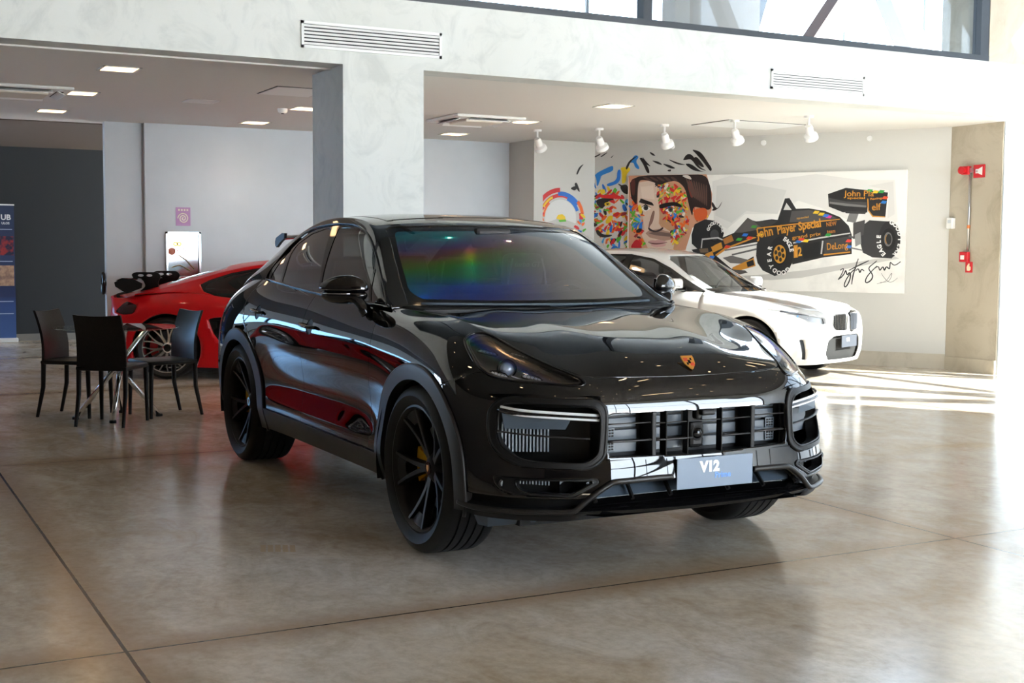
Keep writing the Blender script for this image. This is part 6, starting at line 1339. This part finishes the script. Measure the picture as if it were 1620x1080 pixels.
P_WALL = [(86,15,2214,203,2268,640,2202,694,2144,704,1413,390,1411,211,1645,119,1880,24,2037),(87,157,2464,397,2564,453,2572,454,2499,267,2445,257,2393,203,2268,191,2401),(87,3,2311,50,2467,26,2272),(87,102,2407,170,2269,203,2259,124,2426),(87,698,2603,782,2714,846,2684,794,2619,852,2541,844,2507,784,2543,762,2610),(88,517,2512,571,2520,562,2338,379,2284,345,2324,508,2368),(89,559,2549,699,2545,721,2507,658,2451,648,2336,584,2318,593,2472),(89,248,2229,313,2266,347,2207,270,2170),(4,5,2175,71,2232,160,2211,117,2056,74,1978,17,2037),(4,552,2300,681,2316,694,2163,597,2203),(4,183,2113,380,2139,490,2108,381,2091,295,1976,206,2035),(4,107,1978,151,1987,143,1802,232,1762,166,1727,121,1782),(4,188,1684,232,1694,299,1625,474,1625,388,1586,278,1586,211,1625),(89,316,2063,403,2081,425,2032,338,2014),(4,338,2053,392,2062,382,2029),(90,204,2171,510,2185,641,2106,511,2118,271,2131),(91,2,2643,43,2710,164,2755,65,2696,17,2604),(91,154,2707,263,2751,241,2723,165,2693),(91,242,2698,329,2749,372,2763,286,2702),(91,406,2685,460,2721,428,2684),(91,635,2528,698,2641,846,2712,719,2621,667,2508),(91,846,2665,899,2669,996,2518,1008,2451,966,2462,911,2577),(91,1026,2631,1141,2608,1204,2559,1121,2575),(91,1183,2584,1308,2556,1401,2507,1309,2509),(91,1268,2492,1329,2499,1320,2468,1278,2473),(91,1255,2646,1451,2576,1554,2549,1411,2559),(91,1491,2616,1551,2698,1632,2686,1736,2516,1857,2457,1716,2498,1613,2631,1532,2615),(91,1611,2761,1752,2719,1855,2577,1916,2492,1897,2447,1815,2551,1693,2684),(91,1633,2630,1693,2665,1816,2514,1756,2515),(91,1513,2569,1614,2566,1757,2460,1837,2448,1656,2466),(91,993,2745,1056,2724,1098,2681,1035,2697),(91,888,2692,953,2614,1038,2536,932,2586),(91,508,2339,682,2259,704,2201,574,2280)]
P_PANEL = [(91,240,604,284,702,374,759,307,683,263,595),(91,142,408,242,449,311,393,254,411,221,372),(91,208,468,253,498,311,355,277,373)]
P_TXT = [('John',[2.581,1.576],[2.794,1.62],0.126,7),('Player',[2.85,1.628],[3.104,1.672],0.114,7),('Special',[3.13,1.676],[3.422,1.722],0.109,7),('grand prix',[3.048,1.563],[3.424,1.616],0.045,7),('elf',[4.053,1.919],[4.167,1.924],0.087,7),('John Pla',[3.709,2.098],[4.075,2.092],0.074,7),('special',[3.744,2.064],[3.966,2.061],0.026,7),('DeLong',[3.499,1.43],[3.768,1.453],0.089,7),('12',[3.077,1.346],[3.182,1.356],0.117,92),('NEW',[3.488,1.722],[3.62,1.739],0.056,93),('team',[3.5,1.638],[3.604,1.647],0.048,93),('special',[3.101,1.817],[3.256,1.835],0.026,94),('Racing',[4.031,2.047],[4.176,2.058],0.025,95)]
P_TYRE = [('E',2.938,1.544,0.075,-0.54),('A',2.964,1.524,0.075,-0.81),('G',2.987,1.496,0.075,-1.02),('L',3.005,1.46,0.075,-1.2),('E',3.018,1.42,0.075,-1.36),('G',2.978,1.194,0.075,-2.33),('O',2.934,1.163,0.075,-2.81),('O',2.886,1.158,0.075,2.91),('D',2.839,1.182,0.075,2.42),('Y',2.801,1.229,0.075,2.06),('E',2.776,1.295,0.075,1.78),('A',2.768,1.37,0.075,1.54),('R',2.778,1.443,0.075,1.28),('G',4.294,1.746,0.07,-0.34),('O',4.33,1.723,0.07,-0.8),('O',4.36,1.681,0.07,-1.12),('D',4.38,1.625,0.07,-1.35),('Y',4.388,1.561,0.07,-1.56),('E',4.384,1.496,0.07,-1.77),('A',4.367,1.44,0.07,-2.02),('R',4.339,1.398,0.07,-2.37),('E',4.23,1.397,0.07,2.34),('A',4.204,1.433,0.07,2.06),('G',4.184,1.48,0.07,1.84),('L',4.173,1.536,0.07,1.66),('E',4.172,1.593,0.07,1.48),('G',1.914,1.688,0.055,1.28),('O',1.93,1.723,0.055,0.94),('O',1.956,1.747,0.055,0.54),('D',1.987,1.759,0.055,0.09),('Y',2.02,1.755,0.055,-0.37),('E',2.049,1.737,0.055,-0.77),('A',2.072,1.707,0.055,-1.12),('R',2.084,1.669,0.055,-1.43)]
P_SIG = [[(3676,1175),(3719,1194),(3683,1101),(3656,1063),(3721,1120),(3747,1176),(3768,1120),(3795,1149),(3806,1084),(3762,982),(3733,990),(3768,1083),(3841,1177),(3868,1196),(3885,1288)],[(3827,1001),(3842,1122),(3902,1325)],[(3785,1176),(3932,1252),(4032,1299)],[(3869,1168),(3905,1196),(3925,1151),(3943,1188),(3980,1170)],[(4133,1300),(4079,1253),(4035,1198),(4083,1125),(4057,1052),(4002,1032),(4019,1106),(4099,1199),(4135,1236)],[(4099,1199),(4153,1227),(4173,1181),(4208,1227),(4227,1182),(4253,1228),(4290,1201),(4297,1283),(4343,1247),(4423,1293)]]
P_SIG2 = [[(4140,1016),(4249,1055),(4301,1129),(4319,1138),(4285,1056),(4177,1035)],[(4192,1145),(4230,1091),(4304,1038),(4392,1094)]]
P_FD = [(1082,2325),(1434,2298),(1569,2128),(1619,1941),(1597,1679),(1467,1530),(1386,1511),(1340,1755),(1235,1869),(1170,2059)]
P_ED = [(1673,1968),(1844,1984),(1886,1864),(1687,1772)]
P_MOS = [(16,2194),(203,2307),(510,2205),(694,2182),(704,1423),(412,1421),(233,1625),(142,1860),(25,1959)]
# ------------------------------------------------------------------ painted wall and canvas
PM = [pbsdf('paint_%d_%d_%d' % c, srgb(*c), .55) for c in P_COL]
BRIGHT = [pbsdf('dab_'+n, srgb(*c), .5) for n, c in (('red',(206,40,44)),('orange',(232,104,30)),('yellow',(232,196,36)),('green',(92,180,50)),('blue',(36,112,204)),('sky',(70,160,220)),('cream',(226,214,200)),('dark',(44,36,36)),('wine',(150,40,44)))]
def chaikin(P, it=2, q=.22):
    for _ in range(it): N_ = np.roll(P, -1, 0); P = np.stack([P*(1-q)+N_*q, P*q+N_*(1-q)], 1).reshape(-1,2)
    return P
def flat_shapes(name, polys, mats, y0, dy, parent, soft=False):
    V = []; F = []; M = []
    for k, (mi, pts) in enumerate(polys):
        P = A3(pts, float)
        if P.ndim == 1: P = P.reshape(-1,2)
        if soft and len(P) > 3: P = chaikin(P)
        n = len(V); V += [(p[0]/1000, y0-dy*k, p[1]/1000) for p in P]; 
        a = sum(P[i-1][0]*P[i][1]-P[i][0]*P[i-1][1] for i in range(len(P)))
        f = tuple(range(n, n+len(P))); F.append(f if a > 0 else f[::-1]); M.append(mi)
    return mesh(name, V, F, mats, parent, fm=M)
def dabs(poly, n, size, seed, wts=None, elong=2.2):
    r = random.Random(seed); P = A3(poly, float); lo, hi = P.min(0), P.max(0); out = []
    while len(out) < n:
        c = A3([r.uniform(lo[0],hi[0]), r.uniform(lo[1],hi[1])])
        if not inpoly(c[None], P)[0]: continue
        a = r.choice((.5,.9,2.2,-.3,1.3))+r.uniform(-.3,.3); L_ = size*r.uniform(.6,1.5); W_ = L_/elong*r.uniform(.6,1.3); u = A3([math.cos(a),math.sin(a)]); v = A3([-u[1],u[0]])
        pts = [c+u*L_*x*r.uniform(.8,1.1)+v*W_*y*r.uniform(.7,1.2) for x, y in ((-1,-.7),(0,-1),(1,-.6),(.9,.5),(.1,1),(-.9,.8))]
        out.append((r.choices(range(len(BRIGHT)), wts or (6,6,5,6,6,2,2,2,1))[0], [tuple(p) for p in pts]))
    return out
rotm = (0,0,mural_rz); locm = (WB[0],WB[1],0)
pt = thing('mural_painting', 'bright brush-stroke face and black hair strokes painted on the wall left of the canvas', 'wall painting', locm, mural_rz)
n = len(P_WALL); 
flat_shapes('face_ground', [(0, P_WALL[0][1:])], [PM[P_WALL[0][0]]], -.0006, .0002, pt)
flat_shapes('paint_dabs', dabs(P_MOS, 150, 46, 3), BRIGHT, -.0009, .00001, pt, True)
flat_shapes('brush_strokes', [(s[0], s[1:]) for s in P_WALL[1:]], PM, -.0030, .00004, pt, True)
cv = thing('painted_canvas', 'long canvas painted with a black and gold racing car and a dark-haired face', 'painting', locm, mural_rz)
M_canvas = pbsdf('canvas_white', srgb(228,224,216), .7); add_noise_color(M_canvas, srgb(214,211,206), srgb(238,235,229), 1.5, 5, lo=.30, hi=.5)
m = MB(); m.box(((.703+4.47)/2,-.022,1.655), (4.47-.703,.044,1.505), bev=.003); m.build('canvas_board', M_canvas, cv)
flat_shapes('painted_car', [(s[0], s[1:]) for s in P_F1], PM, -.0446, .00004, cv)
f1 = flat_shapes('painted_face', [(s[0], s[1:]) for s in P_FACE[:13]], PM, -.0446, .00004, cv)
flat_shapes('paint_dabs', dabs(P_FD, 210, 34, 11, (6,7,5,4,3,1,3,1,3)), BRIGHT, -.0453, .00001, cv)
flat_shapes('paint_dabs', dabs([(760,1360),(935,1360),(935,1900),(800,2200),(760,2000)], 60, 44, 5), BRIGHT, -.0453, .00001, cv)
flat_shapes('paint_dabs', dabs(P_ED, 26, 22, 8), BRIGHT, -.0475, .00001, cv)
flat_shapes('painted_features', [(s[0], s[1:]) for s in P_FACE[13:]], PM, -.0482, .00004, cv, True)
for s, p, q, h, ci in P_TXT:
    L_ = math.hypot(q[0]-p[0], q[1]-p[1]); ang = math.atan2(q[1]-p[1], q[0]-p[0])
    o = text_mesh('painted_lettering', s, h*1.35, PM[ci], cv, (p[0],-.0500,p[1]), (PI/2,-ang,0), extrude=.0002, bold=.004 if h > .1 else .001)
    w_ = max(v.co.x for v in o.data.vertices); k = L_/w_
    for v in o.data.vertices: v.co.x *= k
M_tl = pbsdf('tyre_letters', srgb(232,230,226), .5)
for ch, s, z, h, a in P_TYRE: text_mesh('tyre_lettering', ch, h, M_tl, cv, (s,-.0500,z), (PI/2,-a,0), extrude=.0002, align='CENTER', bold=.003)
for nm, S_set, r_, mt in (('signature', P_SIG, .0095, PM[P_COL.index((38,37,38))]), ('signature', P_SIG2, .004, pbsdf('pencil_grey', srgb(120,118,114), .6))):
    m = MB()
    for st in S_set:
        c = curve([(a/1000,-.0458,b/1000) for a, b in st], len(st)*5); m.tube(c, [r_*(1-.4*abs(2*i/(len(c)-1)-1)) for i in range(len(c))], 6)
    o = m.build(nm, mt, cv)
    for v in o.data.vertices: v.co.y = -.0446+(v.co.y+.0458)*.12
# helmet picture on the narrow wall panel
hp = thing('helmet_painting', 'round white helmet shape with colourful strokes painted on the narrow wall panel', 'wall painting', (-9.948,5.53,1.85), PI/2)
def ringp(r0, r1, a0, a1, n=16): return [(r1*math.cos(t), r1*math.sin(t)) for t in np.linspace(a0, a1, n)]+[(r0*math.cos(t), r0*math.sin(t)) for t in np.linspace(a1, a0, n)]
hs = [(6, [(p[0]*1000, p[1]*1000) for p in ringp(.0,.25,-.3,PI+.3)])]
hpol = [(0,ringp(.28,.33,.9,2.6)),(4,ringp(.30,.36,.6,1.7)),(1,ringp(.33,.38,.15,.7)),(0,ringp(.35,.41,1.6,2.8)),(3,ringp(.31,.40,2.6,3.2)),(2,ringp(.29,.32,2.0,2.9)),(1,ringp(.25,.28,2.3,3.1)),(0,ringp(.30,.36,-.05,.22)),(5,ringp(.30,.34,-.25,-.05)),(4,ringp(.26,.31,.35,1.2))]
mh = sub('helmet', hp, (0,-.0005,0))
flat_shapes('strokes', [(k, [(p[0]*1000, p[1]*1000) for p in q]) for k, q in hpol], BRIGHT, 0, .00005, mh)
o = flat_shapes('dome', hs, [pbsdf('d%d' % i, srgb(226,226,222), .5) for i in range(7)], -.002, .0001, mh)
flat_shapes('visor', [(2,[(-70,-10),(-40,40),(30,50),(70,20),(80,-20),(0,-30)]),(3,[(-30,-30),(80,-20),(90,-50),(-20,-60)])], BRIGHT, -.003, .0002, mh)
flat_shapes('strokes', dabs([(-400,-150),(-400,60),(-260,200),(-250,0),(-260,-150)], 18, 40, 21), BRIGHT, -.002, .0001, mh)
flat_shapes('strokes', dabs([(260,-200),(260,60),(380,60),(390,-200)], 10, 34, 22), BRIGHT, -.002, .0001, mh)
flat_shapes('brush_strokes', [(q[0], q[1:]) for q in P_PANEL], PM, -.003, .0001, hp, True)
# ------------------------------------------------------------------ light
CAM = (5.358357,-3.274039,1.395488)
w = bpy.data.worlds.new('sky'); scn.world = w; w.use_nodes = True
N, L = w.node_tree.nodes, w.node_tree.links; bg = N['Background']
tc = N.new('ShaderNodeTexCoord'); sx = N.new('ShaderNodeSeparateXYZ'); rp = N.new('ShaderNodeValToRGB'); L.new(tc.outputs['Generated'], sx.inputs[0]); L.new(sx.outputs[2], rp.inputs[0])
e = rp.color_ramp.elements; e[0].position = 0; e[0].color = (.90,.95,1,1); e[1].position = .8; e[1].color = (.50,.70,1,1)
L.new(rp.outputs[0], bg.inputs[0]); bg.inputs[1].default_value = 10.0
sd_ = bpy.data.lights.new('sun', 'SUN'); sd_.energy = 85; sd_.angle = math.radians(.6); sd_.color = (1,.95,.86)
so = bpy.data.objects.new('sun', sd_); COL.objects.link(so); d = Vector((-1.45,-1,-1.0)); so.rotation_euler = d.to_track_quat('-Z','Y').to_euler()
def spot(x, y, z, e_, col, ang=130):
    l = bpy.data.lights.new('downlight_lamp', 'SPOT'); l.energy = e_; l.color = col; l.spot_size = math.radians(ang); l.spot_blend = .8; l.shadow_soft_size = .08
    o = bpy.data.objects.new('downlight_lamp', l); COL.objects.link(o); o.location = (x,y,z-.03)
for (x, y), lb in DL: spot(x, y, ZC, 7, (1,.82,.6))
scn.view_settings.exposure = 0.72
scn.cycles.use_denoising = True
scn.cycles.max_bounces = 10; scn.cycles.transparent_max_bounces = 24; scn.cycles.sample_clamp_indirect = 8
# ------------------------------------------------------------------ camera
f_px, pitch, yaw, roll = 2020.1724, .0710, .4848, .0064
s_, c_ = math.sin(yaw), math.cos(yaw); cp, sp = math.cos(pitch), math.sin(pitch)
rt = Vector((s_,c_,0)); fwd = Vector((-c_,s_,0))*cp-Vector((0,0,1))*sp; up = Vector((0,0,1))*cp+Vector((-c_,s_,0))*sp
rt2 = rt*math.cos(roll)+up*math.sin(roll); up2 = up*math.cos(roll)-rt*math.sin(roll)
cam = bpy.data.cameras.new('camera'); co = bpy.data.objects.new('camera', cam); COL.objects.link(co)
co.matrix_world = Matrix(((rt2.x,up2.x,-fwd.x,CAM[0]),(rt2.y,up2.y,-fwd.y,CAM[1]),(rt2.z,up2.z,-fwd.z,CAM[2]),(0,0,0,1)))
cam.sensor_width = 36; cam.lens = f_px*36/1620; cam.clip_start = .05; cam.clip_end = 300
scn.camera = co
scn.view_settings.view_transform = 'Standard'; scn.view_settings.look = 'None'; scn.view_settings.gamma = 1
scn.view_settings.use_curve_mapping = False
